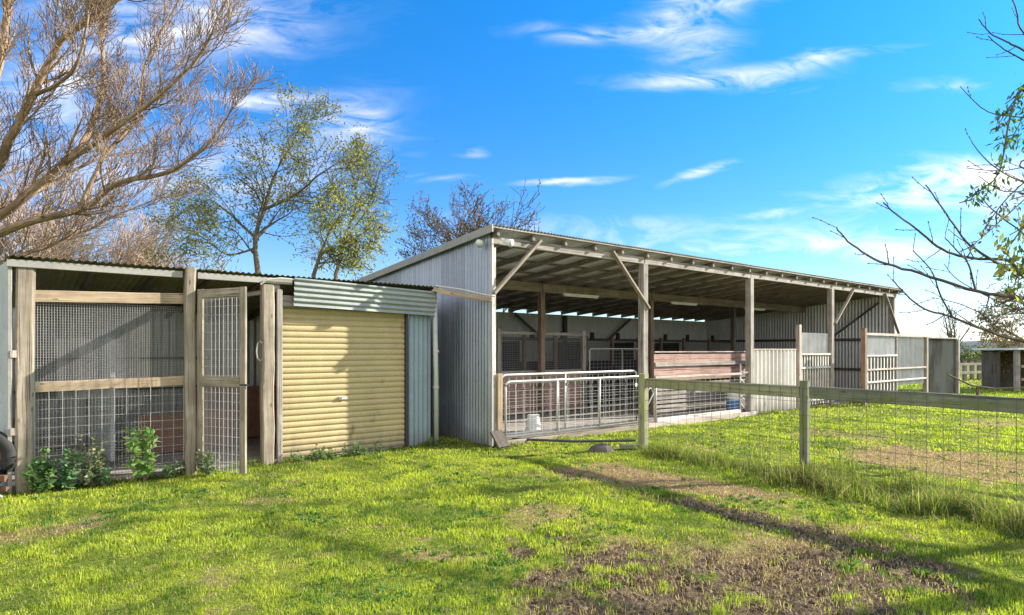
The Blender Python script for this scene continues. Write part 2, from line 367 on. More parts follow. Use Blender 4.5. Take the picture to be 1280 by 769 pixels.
def leafmat(name, trans=.45, rough=.55):
    m = bpy.data.materials.new(name); m.use_nodes = True; t = m.node_tree; t.nodes.clear()
    a = t.nodes.new('ShaderNodeAttribute'); a.attribute_name = 'col'
    d = t.nodes.new('ShaderNodeBsdfDiffuse'); tr = t.nodes.new('ShaderNodeBsdfTranslucent'); gl = t.nodes.new('ShaderNodeBsdfGlossy')
    gl.inputs['Roughness'].default_value = rough; gl.inputs['Color'].default_value = (.5, .5, .5, 1)
    t.links.new(a.outputs['Color'], d.inputs[0])
    h = t.nodes.new('ShaderNodeMix'); h.data_type = 'RGBA'; h.blend_type = 'MULTIPLY'; h.inputs[0].default_value = 1
    t.links.new(a.outputs['Color'], h.inputs[6]); h.inputs[7].default_value = (1.12, 1.15, .6, 1); t.links.new(h.outputs[2], tr.inputs[0])
    m1 = t.nodes.new('ShaderNodeMixShader'); m1.inputs[0].default_value = trans; t.links.new(d.outputs[0], m1.inputs[1]); t.links.new(tr.outputs[0], m1.inputs[2])
    m2 = t.nodes.new('ShaderNodeMixShader'); m2.inputs[0].default_value = .04; t.links.new(m1.outputs[0], m2.inputs[1]); t.links.new(gl.outputs[0], m2.inputs[2])
    o = t.nodes.new('ShaderNodeOutputMaterial'); t.links.new(m2.outputs[0], o.inputs[0]); return m
LEAF = leafmat('leaf'); GRASSM = leafmat('grass_blade', .5, .5)

# ------------------------------------------------------------------ noise in numpy
def vnoise(x, y, seed=0):
    xi = np.floor(x).astype(np.int64); yi = np.floor(y).astype(np.int64); fx = x-xi; fy = y-yi
    fx = fx*fx*(3-2*fx); fy = fy*fy*(3-2*fy)
    def h(a, b):
        n = (a*374761393+b*668265263+seed*1442695041) & 0x7fffffff
        n = ((n ^ (n >> 13))*1274126177) & 0x7fffffff
        return ((n ^ (n >> 16)) & 0xffff)/65535.0
    return (h(xi, yi)*(1-fx)+h(xi+1, yi)*fx)*(1-fy)+(h(xi, yi+1)*(1-fx)+h(xi+1, yi+1)*fx)*fy
def fbm(x, y, seed=0, o=4, g=.55):
    a, s, t = 1.0, 0, 0
    for k in range(o): s = s+a*vnoise(x*2**k+k*17.3, y*2**k-k*9.1, seed+k); t += a; a *= g
    return s/t
def gpt(px, py): Y = FOC*HC/(py-HOR); return ((px-640)/FOC*Y, Y)

# bare patches on the ground: centre (seen at photo pixel), half sizes along s and v of the shed frame, strength
MUD = [(840, 725, .85, .6, 1.25), (1010, 720, .5, .5, .75), (680, 740, .35, .4, .6), (1080, 745, .4, .3, .7), (650, 690, .22, .2, .6), (700, 590, .10, .5, .9), (780, 612, .10, .6, .9), (760, 700, .5, .35, .8), (900, 752, .75, .45, 1.0), (700, 672, .35, .22, .7), (780, 790, .7, .5, .9), (960, 775, .6, .5, .7),
       (930, 640, .24, .7, 1.15), (1020, 664, .26, .6, 1.25), (1110, 700, .24, .45, 1.25), (1165, 728, .18, .25, 1.1), (990, 690, .35, .3, .7), (860, 630, .14, .5, .8),
       (1000, 545, .4, .25, .6), (690, 585, .12, .3, .5)]
STRAW = [(800, 598, .55, .8, 1.2), (900, 612, .42, .6, .95), (740, 588, .5, .5, .8), (1000, 650, .9, .6, .4), (980, 700, 1.0, .6, .4), (1230, 582, 1.3, 1.5, 1.3), (1130, 572, .6, .6, .7),
         (1090, 545, 1.0, .6, .5), (1240, 530, 1.5, .6, .6), (1010, 540, .8, .5, .6), (640, 630, .5, .4, .35), (880, 560, .5, .4, .4), (330, 620, .4, .5, .5), (60, 660, .6, .4, .5), (520, 690, .5, .5, .4),
         (250, 730, .5, .3, .35), (700, 640, .7, .4, .5), (840, 690, .9, .7, .5)]
def blobs(x, y, L):
    s = (x-C0.x)*U.x+(y-C0.y)*U.y; v = (x-C0.x)*V.x+(y-C0.y)*V.y; r = np.zeros_like(x)
    for (px, py, a, b, st) in L:
        gx_, gy_ = gpt(px, py); cs, cv = tosv(gx_, gy_)
        r = r+st*np.exp(-(((s-cs)/a)**2+((v-cv)/b)**2))
    return r
def fields(x, y):
    n = fbm(x*2.3, y*2.3, 3); n2 = fbm(x*7, y*7, 9, 3)
    n4 = fbm(x*16, y*16, 19, 2); m = np.minimum(blobs(x, y, MUD), 1.1)*np.clip(.15+1.7*n2+.9*(n4-.5)+.9*(n-.5), 0, 2); s = blobs(x, y, STRAW)*(.4+1.2*n)
    n6 = fbm(x*6.5+40, y*6.5, 37, 3); mud = np.clip((m-.40)*2.0+np.clip(n6-.66, 0, 1)*7.0, 0, 1)
    n5 = fbm(x*5.5, y*5.5, 29, 3); straw = np.clip((s-.30)*2.0+np.clip(n-.60, 0, 1)*3.0+np.clip(n5-.60, 0, 1)*4.0, 0, 1)
    return mud, straw
def gz_(x, y):
    return (fbm(x*.5, y*.5, 21, 3)-.5)*.06+(fbm(x*3, y*3, 5, 3)-.5)*.022-.01

# ------------------------------------------------------------------ ground
def axis(a, b, st, far_, n):
    mid = np.arange(a, b, st); lo = a-np.geomspace(.3, far_, n)[::-1]; hi = mid[-1]+np.geomspace(.3, far_, n)
    return np.concatenate([lo, mid, hi])
xs = axis(-7, 12, .04, 2500, 36); ys = axis(2.6, 14, .04, 2500, 36)
GX, GY = np.meshgrid(xs, ys); nx, ny = len(xs), len(ys)
mud, straw = fields(GX.ravel(), GY.ravel())
gzv = gz_(GX.ravel(), GY.ravel()); rr_ = np.hypot(GX.ravel(), GY.ravel()); gzv *= np.clip((60-rr_)/30, 0, 1)
hoof = vnoise(GX.ravel()*7.5, GY.ravel()*7.5, 61); gzv -= mud*.035*np.clip((hoof-.55)*4, 0, 1)
gzv -= mud*(.012+.06*(fbm(GX.ravel()*9, GY.ravel()*9, 31, 3)-.4))
ii = np.arange((nx-1)*(ny-1)); r0 = (ii//(nx-1))*nx+ii % (nx-1)
fq = np.stack([r0, r0+1, r0+nx+1, r0+nx], 1)
def npmesh(name, co, faces, col=None, extra=None):
    me = bpy.data.meshes.new(name); k = faces.shape[1]
    me.vertices.add(len(co)); me.vertices.foreach_set('co', co.astype(np.float32).ravel())
    me.loops.add(faces.size); me.loops.foreach_set('vertex_index', faces.astype(np.int32).ravel())
    me.polygons.add(len(faces)); me.polygons.foreach_set('loop_start', np.arange(0, faces.size, k, dtype=np.int32))
    me.update(calc_edges=True)
    if col is not None:
        a = me.attributes.new('col', 'FLOAT_COLOR', 'POINT'); a.data.foreach_set('color', np.concatenate([col, np.ones((len(col), 1))], 1).astype(np.float32).ravel())
    for n, d in (extra or {}).items():
        a = me.attributes.new(n, 'FLOAT', 'POINT'); a.data.foreach_set('value', d.astype(np.float32))
    return me
gm = npmesh('ground', np.stack([GX.ravel(), GY.ravel(), gzv], 1), fq, None, {'mud': mud, 'straw': straw})
gm.polygons.foreach_set('use_smooth', [True]*len(gm.polygons))
m, t, bs = newmat('turf_ground'); ob = t.nodes.new('ShaderNodeTexCoord').outputs['Object']
a1 = noise(t, ob, .8, 6, .6); a2 = noise(t, ob, 14, 6, .7); a3 = noise(t, ob, 60, 4, .7)
g_ = ramp(t, a1, [(.3, (.085, .125, .02)), (.5, (.16, .20, .03)), (.7, (.25, .255, .06))])
g_ = mixc(t, .7, g_, ramp(t, a2, [(.3, (.55, .6, .5)), (.6, (1.15, 1.1, 1.0))]), 'MULTIPLY')
st_ = ramp(t, a3, [(.3, (.17, .105, .06)), (.6, (.38, .265, .155)), (.75, (.54, .42, .27))])
md_ = ramp(t, a2, [(.32, (.038, .027, .018)), (.48, (.095, .066, .044)), (.62, (.19, .14, .098)), (.78, (.38, .31, .235))])
md_ = mixc(t, .6, md_, ramp(t, a3, [(.35, (.6,)*3), (.65, (1.25,)*3)]), 'MULTIPLY')
c_ = mixc(t, attr(t, 'straw', 'Fac'), g_, st_); c_ = mixc(t, attr(t, 'mud', 'Fac'), c_, md_)
t.links.new(c_, bs.inputs['Base Color']); bs.inputs['Roughness'].default_value = .95; bs.inputs['Specular IOR Level'].default_value = .1
bump(t, bs, a2, .9, .05)
gm.materials.append(m)
tag_o = bpy.data.objects.new('ground', gm); COL.objects.link(tag_o); tag(tag_o, kind='structure')

# ------------------------------------------------------------------ grass
def inside_built(s, v):
    shed = (s > .05) & (s < 17.0) & (v > .12) & (v < 7.4)
    ken = (s > -6.05) & (s < -.3) & (v > .85) & (v < 4)
    return shed | ken
def blades(x, y, h, w, col, lean=.5, seed=1):
    n = len(x); g = np.random.default_rng(seed); z = gz_(x, y)
    az = g.uniform(0, 2*np.pi, n); lz = g.uniform(0, 2*np.pi, n); ln_ = np.abs(g.normal(0, lean, n))*h
    wx_, wy_ = np.cos(az)*w/2, np.sin(az)*w/2; lx, ly = np.cos(lz)*ln_, np.sin(lz)*ln_
    co = np.empty((n, 5, 3)); cz = z-.01
    co[:, 0] = np.stack([x-wx_, y-wy_, cz], 1); co[:, 1] = np.stack([x+wx_, y+wy_, cz], 1)
    co[:, 2] = np.stack([x+wx_*.8+lx*.35, y+wy_*.8+ly*.35, z+h*.6], 1); co[:, 3] = np.stack([x-wx_*.8+lx*.35, y-wy_*.8+ly*.35, z+h*.6], 1)
    co[:, 4] = np.stack([x+lx, y+ly, z+h*(1-.25*np.minimum(ln_/h, 1.5))], 1)
    b = np.arange(n)[:, None]*5
    f = np.concatenate([b+np.array([[0, 1, 2]]), b+np.array([[0, 2, 3]]), b+np.array([[3, 2, 4]])])
    return co.reshape(-1, 3), f, np.repeat(col, 5, 0)
def pal(x, y, seed, n):
    g = np.random.default_rng(seed); k = fbm(x*1.3, y*1.3, 41); k2 = fbm(x*5, y*5, 77, 3); t_ = np.clip((k-.30)*2.2+(k2-.5)*3.0+.1+g.normal(0, .22, n), 0, 1)[:, None]
    A = np.array([.12, .21, .02]); B = np.array([.48, .57, .05])
    c = A*(1-t_)+B*t_
    dry = (g.random(n) < .07+.55*np.clip(fields(x, y)[1], 0, 1))[:, None]
    D = np.array([.58, .47, .26])*g.uniform(.6, 1.1, (n, 1)); return np.where(dry, D, c)*g.uniform(.75, 1.2, (n, 1))
cos_, fs_, cs_, off = [], [], [], 0
def push(r):
    global off
    co, f, c = r; cos_.append(co); fs_.append(f+off); cs_.append(c); off += len(co)
for i, (y0, y1, dens, hh, ww) in enumerate([(2.9, 4.6, 6500, .040, .0042), (4.6, 6.4, 4300, .042, .0055), (6.4, 9.5, 2100, .046, .008), (9.5, 14, 750, .052, .013), (14, 24, 190, .06, .026), (24, 44, 40, .08, .06)]):
    xw0, xw1 = -.82*y1-1.2, .82*y1+1.2
    n = int((xw1-xw0)*(y1-y0)*dens); x = rng.uniform(xw0, xw1, n); y = rng.uniform(y0, y1, n)
    s, v = (x-C0.x)*U.x+(y-C0.y)*U.y, (x-C0.x)*V.x+(y-C0.y)*V.y
    md, sw = fields(x, y); cl_ = fbm(x*4, y*4, 55, 3)
    keep = (~inside_built(s, v)) & (rng.random(n) > md*.965) & (rng.random(n) > sw*.62) & (rng.random(n) < .35+1.3*cl_) & (np.abs(x) < .82*y+1.4)
    x, y = x[keep], y[keep]; n = len(x); md, sw = md[keep], sw[keep]
    h = hh*.80*rng.uniform(.45, 1.4, n)*np.clip(.45+2.0*(fbm(x*3.2, y*3.2, 66, 3)-.3), .4, 1.6)*(1-.35*sw)
    push(blades(x, y, h, ww*rng.uniform(.7, 1.3, n), pal(x, y, 100+i, n), .75, 200+i))
    if i < 4:                                                   # low broad-leaved weeds and clover mixed into the turf
        nw = n//7; k = rng.integers(0, n, nw//9); xw = x[k].repeat(9)+rng.normal(0, .018, len(k)*9); yw = y[k].repeat(9)+rng.normal(0, .018, len(k)*9)
        g_ok = fbm(xw*1.7+9, yw*1.7, 88, 3) > .55; xw, yw = xw[g_ok], yw[g_ok]; nw = len(xw)
        push(blades(xw, yw, .016+.022*rng.random(nw), (.011+.006*i)*rng.uniform(.7, 1.3, nw), np.array([.09, .19, .04])*rng.uniform(.6, 1.8, (nw, 1)), 1.3, 700+i))
n = 95000; x = rng.uniform(-14, 18, n); y = rng.uniform(-6, 18, n)                        # the same turf, sparser, to the sides of and behind the eye
s, v = (x-C0.x)*U.x+(y-C0.y)*U.y, (x-C0.x)*V.x+(y-C0.y)*V.y; md, sw = fields(x, y)
keep = (~inside_built(s, v)) & (rng.random(n) > md*.96) & (rng.random(n) > sw*.6) & ~((np.abs(x) < .82*y+1.3) & (y > 2.8)); x, y = x[keep], y[keep]; n = len(x)
push(blades(x, y, .055*rng.uniform(.5, 1.5, n), .02*rng.uniform(.7, 1.3, n), pal(x, y, 150, n), .75, 250))
gme = npmesh('grass', np.concatenate(cos_), np.concatenate(fs_), np.concatenate(cs_)); gme.materials.append(GRASSM)
go = bpy.data.objects.new('grass', gme); COL.objects.link(go)
tag(go, 'short bright green pasture grass covering the yard and the paddock', 'grass', kind='stuff')
# tall unmown grass along the fence line and along the kennel wall
cos_, fs_, cs_, off = [], [], [], 0
def tuft(s0, v0, s1, v1, n, spread, h0, seed, dry=.25, clump=1):
    g = np.random.default_rng(seed); t_ = g.random(n)
    k = g.random((max(4, n//90)))  # clump centres
    t_ = np.where(g.random(n) < .7, k[g.integers(0, len(k), n)]+g.normal(0, .018, n), t_); t_ = np.clip(t_, 0, 1)
    s = s0+(s1-s0)*t_+g.normal(0, spread, n); v = v0+(v1-v0)*t_+g.normal(0, .05, n)
    x = C0.x+s*U.x+v*V.x; y = C0.y+s*U.y+v*V.y
    h = h0*g.uniform(.35, 1.25, n)*(.55+.9*fbm(x*3, y*3, 12, 2))
    c = np.array([.15, .21, .03])*g.uniform(.4, 1.7, (n, 1)); d = (g.random(n) < dry)[:, None]
    c = np.where(d, np.array([.42, .36, .19])*g.uniform(.5, 1.1, (n, 1)), c)
    cm = fbm(s*2.7+seed, v*2.7, 15, 2); h = h*np.clip((cm-.28)*2.6, .25, 1.5); push(blades(x, y, h, .0065*g.uniform(.6, 1.3, n), c*(.6+.8*cm[:, None]), 1.0, seed+1))
tuft(1.55, -2.0, 1.45, -4.3, 5200, .16, .20, 301); tuft(1.30, -4.3, 1.1, -7.6, 15000, .22, .30, 302, .35)
tuft(1.5, -4.5, 1.4, -6.2, 5000, .25, .26, 303, .2); tuft(.95, -5.6, .7, -8.0, 5000, .2, .17, 304, .2)
tuft(.2, -.05, 3.8, -.1, 1500, .08, .08, 305); tuft(-6.0, .70, -.3, .70, 4200, .07, .11, 306, .1); tuft(-.3, .75, .0, .1, 500, .05, .1, 307)
tuft(8.1, -.1, 12.6, -.1, 1800, .08, .10, 308); tuft(12.5, -.9, 18, -.9, 1200, .1, .12, 309)
tme = npmesh('tall_grass', np.concatenate(cos_), np.concatenate(fs_), np.concatenate(cs_)); tme.materials.append(GRASSM)
to_ = bpy.data.objects.new('tall_grass', tme); COL.objects.link(to_)
tag(to_, 'long unmown grass tussocks growing under the paddock fence and along the walls', 'grass', kind='stuff')

# dead straw lying flat, and crumbs of soil, on the bare patches
cos_, fs_, cs_, off = [], [], [], 0
n = 260000; y = rng.uniform(3.2, 13, n)**1.0; x = rng.uniform(-.82, .82, n)*y
md, sw = fields(x, y); ss_, vv_ = (x-C0.x)*U.x+(y-C0.y)*U.y, (x-C0.x)*V.x+(y-C0.y)*V.y
keep = (rng.random(n) < np.maximum(md*.28, sw*.55)+.03) & ~inside_built(ss_, vv_); x, y, md = x[keep], y[keep], md[keep]; n = len(x)
c = np.array([.62, .49, .29])*rng.uniform(.35, 1.15, (n, 1)); c = np.where((rng.random(n) < .35)[:, None], np.array([.30, .19, .11])*rng.uniform(.5, 1.2, (n, 1)), c)
push(blades(x, y, .012+.022*rng.random(n), .004*rng.uniform(.8, 1.6, n)*(y/5)**.7, c, 2.6, 401))
lme = npmesh('straw_litter', np.concatenate(cos_), np.concatenate(fs_), np.concatenate(cs_)); lme.materials.append(GRASSM)
lo_ = bpy.data.objects.new('straw_litter', lme); COL.objects.link(lo_); tag(lo_, 'dry straw litter lying over the bare worn patches', 'straw', kind='stuff')
n = 60000; y = rng.uniform(3.2, 12, n); x = rng.uniform(-.82, .82, n)*y; md, sw = fields(x, y)
keep = (rng.random(n) < md*.55+.012); x, y = x[keep], y[keep]; n = len(x)
base_ = np.array([[1, 0, 0], [-.5, .87, 0], [-.5, -.87, 0], [.25, .2, 1], [-.35, -.1, .8]]); r_ = (.006+.022*rng.random(n)**3)[:, None, None]
a_ = rng.uniform(0, 6.28, n); ca, sa = np.cos(a_), np.sin(a_); P3 = base_[None]*r_*rng.uniform(.7, 1.3, (n, 5, 3))
co = np.stack([P3[..., 0]*ca[:, None]-P3[..., 1]*sa[:, None]+x[:, None], P3[..., 0]*sa[:, None]+P3[..., 1]*ca[:, None]+y[:, None], P3[..., 2]*.8+gz_(x, y)[:, None]-.012], 2)
fb = np.array([[0, 1, 3], [1, 4, 3], [1, 2, 4], [2, 0, 4], [0, 3, 4]]); fc = (np.arange(n)[:, None, None]*5+fb[None]).reshape(-1, 3)
cme = npmesh('soil_crumbs', co.reshape(-1, 3), fc, np.repeat(np.array([.135, .09, .058])*rng.uniform(.3, 1.7, (n, 1)), 5, 0))
mc, tcx, bc = newmat('soil'); tcx.links.new(attr(tcx, 'col', 'Color'), bc.inputs['Base Color']); bc.inputs['Roughness'].default_value = .95; cme.materials.append(mc)
co_ = bpy.data.objects.new('soil_crumbs', cme); COL.objects.link(co_); tag(co_, 'dark crumbs of soil scattered over the muddy worn ground', 'soil', kind='stuff')

# ------------------------------------------------------------------ hills far away
hb = MB(); N = 160
for ring, (r, hh) in enumerate([(420, 5.5), (900, 13)]):
    vs = []
    for i in range(N+1):
        a = R(-20+220*i/N); z = hh*(.45+.9*float(fbm(np.array([i*.13+ring*9]), np.array([2.0]), 4+ring)[0]))+(.9*random.random() if ring == 0 else 0)
        for (q, zz) in ((r, -1), (r+15, z*.8), (r+60, z), (r+260, -1)): vs.append((q*math.cos(a), q*math.sin(a), zz))
    hb.add(vs, [(i*4+k, i*4+4+k, i*4+5+k, i*4+1+k) for i in range(N) for k in range(3)])
HILLM = plain('far_wooded_hill', (.075, .10, .105), .95, var=.3)  # distance haze is put into the bluish base colour
ho = solo('hills', hb, HILLM, None, None, shed=False, kind='structure', smooth=True)

# ------------------------------------------------------------------ the big open-fronted shed
PITCH = .092
def zr(v): return 3.62-PITCH*v
SL = 17.07; SD = 7.35
POSTS = [3.87, 7.91, 12.24]
shed = thing('stable_shed', 'large open-fronted corrugated iron stable shed with a sloping roof on timber posts', 'shed', (0, 0, 0))
fl = MB(); fl.beam((SL/2, SD/2, -.02), (SL/2, SD/2, .035), SL-.1, SD-.02, up=(0, 1, 0), ch=.01)
part('floor', fl, DUST, shed)
w = MB(); w.corr((0, 0.02, .0), (0, 1, 0), SD-.01, (0, 0, 1), 3, (-1, 0, 0), top=lambda b: zr(b)-.05, rows=6, dent=.004, pitch=.084, amp=.0135)
part('side_wall', w, GALV, shed, True, 'grey corrugated gable wall facing the kennel')
w = MB(); w.corr((SL, 0.02, .0), (0, 1, 0), SD-.01, (0, 0, 1), 3, (1, 0, 0), top=lambda b: zr(b)-.05, rows=4, dent=.004, pitch=.11, amp=.014)
part('side_wall', w, GALV_IN, shed, True, 'far gable wall with dark bracing on its inner face')
w = MB(); w.corr((-0.02, SD-.01, .0), (1, 0, 0), SL+.04, (0, 0, 1), zr(SD)-.155, (0, 1, 0), rows=3, dent=.004)
part('back_wall', w, GALV_DULL, shed, True)
w = MB(); w.corr((-.10, -.16, zr(-.16)), (1, 0, 0), SL+.3, Vector((0, 1, -PITCH)).normalized(), SD+.4, Vector((0, PITCH, 1)).normalized(), rows=4, per=6, dent=.003)
part('roof', w, ROOF_UNDER, shed, True)
ns = 22
for i in range(ns+1):
    s = .06+i*(SL-.12)/ns
    b = MB(); b.beam((s, -.10, zr(-.1)-.100), (s, SD, zr(SD)-.100), .055, .105, seg=2); part('rafter', b, WOOD_RAFT, shed)
for k in range(9):
    v = -.11+k*.91
    b = MB(); b.beam((-.08, v, zr(v)-.031), (SL+.15, v, zr(v)-.031), .065, .036, up=(0, PITCH, 1)); part('purlin', b, WOOD_RAFT if k else WOOD_GREY, shed)
b = MB(); b.beam((-.115, -.17, zr(-.17)-.06), (-.115, SD+.2, zr(SD+.2)-.06), .025, .13); part('barge_board', b, FASCIA, shed)
b = MB(); b.beam((SL+.18, -.17, zr(-.17)-.06), (SL+.18, SD+.2, zr(SD+.2)-.06), .025, .13); part('barge_board', b, FASCIA, shed)
for (a, c) in ((.02, 3.87), (3.90, 7.91), (7.94, 12.24), (12.27, SL-.02)):
    b = MB(); b.beam((a, 0, zr(0)-.205), (c, 0, zr(0)-.205), .055, .135, seg=4, wob=.002); part('front_beam', b, WOOD_GREY, shed)
    b = MB(); b.beam((a+.03, -.05, zr(0)-.30), (c-.05, -.05, zr(0)-.30), .03, .05, seg=4, wob=.002)
for i, s in enumerate(POSTS):
    b = MB(); b.beam((s, 0, -.1), (s, 0, zr(0)-.275), .155, .15, seg=7, wob=.003, ch=.012); part('front_post', b, WOOD_GREY, shed)
b = MB(); b.beam((.05, .06, 0), (.05, .06, 3.3), .09, .09); part('corner_post', b, WOOD_WHITE, shed)
b = MB(); b.box(-.022, .012, -.03, .015, 0, 3.44); part('corner_flashing', b, GATE_FAR, shed)
b = MB(); b.beam((SL-.08, .06, 0), (SL-.08, .06, 3.3), .1, .1); part('corner_post', b, WOOD_GREY, shed)
def brace(s0, z0, s1, z1, v=-.075):
    b = MB(); b.beam((s0, v, z0), (s1, v, z1), .045, .085, up=(0, -1, 0)); part('brace', b, WOOD_PALE, shed)
brace(-.02, 2.52, 1.0, 3.50); brace(2.86, 3.50, 3.96, 2.44); brace(12.36, 2.36, 13.6, 3.42); brace(15.95, 3.42, 17.1, 2.14)
for (a, c) in ((.05, 3.80), (3.83, 7.93), (7.96, 12.15), (12.18, SL-.1)):
    b = MB(); b.beam((a, 3.05, 3.09), (c, 3.05, 3.09), .07, .22, seg=5, wob=.003); part('inner_beam', b, WOOD_MOSS, shed)
for s in (3.80, 7.93, 12.15):
    b = MB(); b.beam((s, 3.05, 0), (s, 3.05, 2.98), .13, .13, seg=6, wob=.003); part('inner_post', b, WOOD_BROWN if s < 12 else WOOD_DARK, shed)
for s in (3.9, 8.6, 12.6):
    b = MB(); b.beam((s, SD-.12, 0), (s, SD-.12, 2.75), .14, .1); part('back_post', b, STEELD, shed)
for z in (.9, 1.95):
    b = MB(); b.beam((.05, SD-.06, z), (SL-.05, SD-.06, z), .05, .09); part('wall_girt', b, WOOD_DARK, shed)
    b = MB(); b.beam((SL-.05, .1, z), (SL-.05, SD-.1, z), .05, .09); part('wall_girt', b, WOOD_DARK, shed)
    b = MB(); b.beam((.05, .1, z), (.05, SD-.1, z), .05, .09); part('wall_girt', b, WOOD_DARK, shed)
b = MB(); b.beam((SL-.09, .5, 3.2), (SL-.09, 3.6, .9), .03, .14, up=(1, 0, 0)); part('brace', b, WOOD_DARK, shed)
b = MB(); b.beam((6.3, SD-.2, 2.75), (7.6, SD-.2, 1.9), .05, .08); part('brace', b, WOOD_DARK, shed)
b = MB(); b.beam((10.6, SD-.2, 1.9), (11.9, SD-.2, 2.75), .05, .08); part('brace', b, WOOD_DARK, shed)
b = MB(); b.beam((.1, -.02, .02), (3.8, -.02, .02), .10, .11, seg=6, wob=.004); part('sill', b, WOOD_PALE, shed, label='pale timber sill under the tall mesh gate')
b = MB(); b.beam((3.95, -.02, .02), (8.1, -.02, .02), .10, .12, seg=6, wob=.004); part('sill', b, WOOD_PINK, shed, label='faded timber sill under the low gate')

# lights in the shed
def fluoro(s, lab):
    t_ = thing('fluorescent_light', lab, 'light', (s, 2.90, 2.93), group='long lights under the inner beam')
    b = MB(); b.box(s-.62, s+.62, 2.86, 2.94, 2.955, 2.985); part('casing', b, LAMPW, t_)
    b = MB(); b.tube([(s-.6, 2.90, 2.935), (s+.6, 2.90, 2.935)], .022, 8); part('tube', b, LAMPW, t_)
fluoro(5.0, 'white fluorescent batten under the beam, between the post and the brace nearest the kennel')
fluoro(9.3, 'white fluorescent batten under the beam above the red-brown boards')
fluoro(13.2, 'short looking white batten light farthest along the beam, beside the third front post')
def flood(s, v, dirx, lab):
    t_ = thing('security_light', lab, 'light', (s, v, 3.40), group='white floodlights at the roof corner')
    b = MB(); b.tube([(s, v, 3.42), (s+dirx*.03, v-.05, 3.40)], .03, 8); part('bracket', b, LAMPW, t_)
    b = MB(); b.tube([(s+dirx*.02, v-.05, 3.39), (s+dirx*.07, v-.12, 3.36), (s+dirx*.09, v-.16, 3.34)], [.04, .062, .068], 12); part('lamp_head', b, PLASTIC_W, t_, True)
flood(-.10, .25, -1, 'white floodlight on the outer side of the iron wall at the roof corner')
flood(.12, -.10, 1, 'white floodlight under the roof edge at the inner side of the corner')

# stall fronts and partitions
def stall(name, label, cat, s0, s1, v, ztop, zmid, posts, mesh=True, low=WOOD_BROWN, postm=WOOD_BROWN, lowmid=True, group=None):
    t_ = thing(name, label, cat, (s0, v, 0), group=group)
    for p in posts:
        b = MB(); b.beam((p, v, 0), (p, v, ztop+.06), .12, .10, seg=5, wob=.003); part('post', b, postm, t_)
    b = MB(); b.beam((s0, v+.01, ztop-.03), (s1, v+.01, ztop-.03), .05, .07); part('top_rail', b, postm, t_)
    b = MB(); b.beam((s0, v+.01, zmid), (s1, v+.01, zmid), .05, .09); part('middle_rail', b, postm, t_)
    if mesh:
        b = MB(); b.mesh_grid((s0, v+.03, zmid), (1, 0, 0), s1-s0, (0, 0, 1), ztop-zmid-.05, .05, .05, .0034); part('wire_mesh', b, WIRE_M, t_)
    if low:
        b = MB(); z = .06
        while z < zmid-.06:
            b.beam((s0, v+.045, z+.07), (s1, v+.045, z+.07), .022, .14); z += .148
        part('board_panel', b, low, t_)
    return t_
stall('stall_partition', 'stable stall front with two tall mesh panels over brown boards, nearest the iron wall', 'partition', 2.55, 5.45, 3.20, 2.02, 1.05, (2.60, 5.38), True, WOOD_RED, WOOD_GREY)
# back row of dark stalls
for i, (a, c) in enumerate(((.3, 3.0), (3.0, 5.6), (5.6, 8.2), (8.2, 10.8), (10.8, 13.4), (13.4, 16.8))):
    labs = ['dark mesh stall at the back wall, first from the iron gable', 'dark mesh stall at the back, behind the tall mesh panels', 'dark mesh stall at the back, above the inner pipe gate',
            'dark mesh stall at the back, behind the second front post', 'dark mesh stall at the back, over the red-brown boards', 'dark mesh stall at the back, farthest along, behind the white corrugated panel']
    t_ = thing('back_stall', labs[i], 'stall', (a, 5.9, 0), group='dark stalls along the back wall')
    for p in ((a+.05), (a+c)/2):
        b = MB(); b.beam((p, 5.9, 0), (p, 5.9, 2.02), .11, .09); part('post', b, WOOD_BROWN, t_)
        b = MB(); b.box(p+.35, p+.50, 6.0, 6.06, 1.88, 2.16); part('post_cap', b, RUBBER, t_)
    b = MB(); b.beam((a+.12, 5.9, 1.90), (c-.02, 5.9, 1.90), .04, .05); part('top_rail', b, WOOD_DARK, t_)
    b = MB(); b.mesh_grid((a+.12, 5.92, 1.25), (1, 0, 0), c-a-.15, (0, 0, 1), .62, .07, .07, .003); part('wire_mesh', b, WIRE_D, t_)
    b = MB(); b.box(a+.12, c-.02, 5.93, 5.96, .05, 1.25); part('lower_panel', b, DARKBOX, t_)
    b = MB(); b.box(a+.02, a+.05, 6.1, SD-.15, .05, 1.85); part('divider', b, DARKBOX, t_)
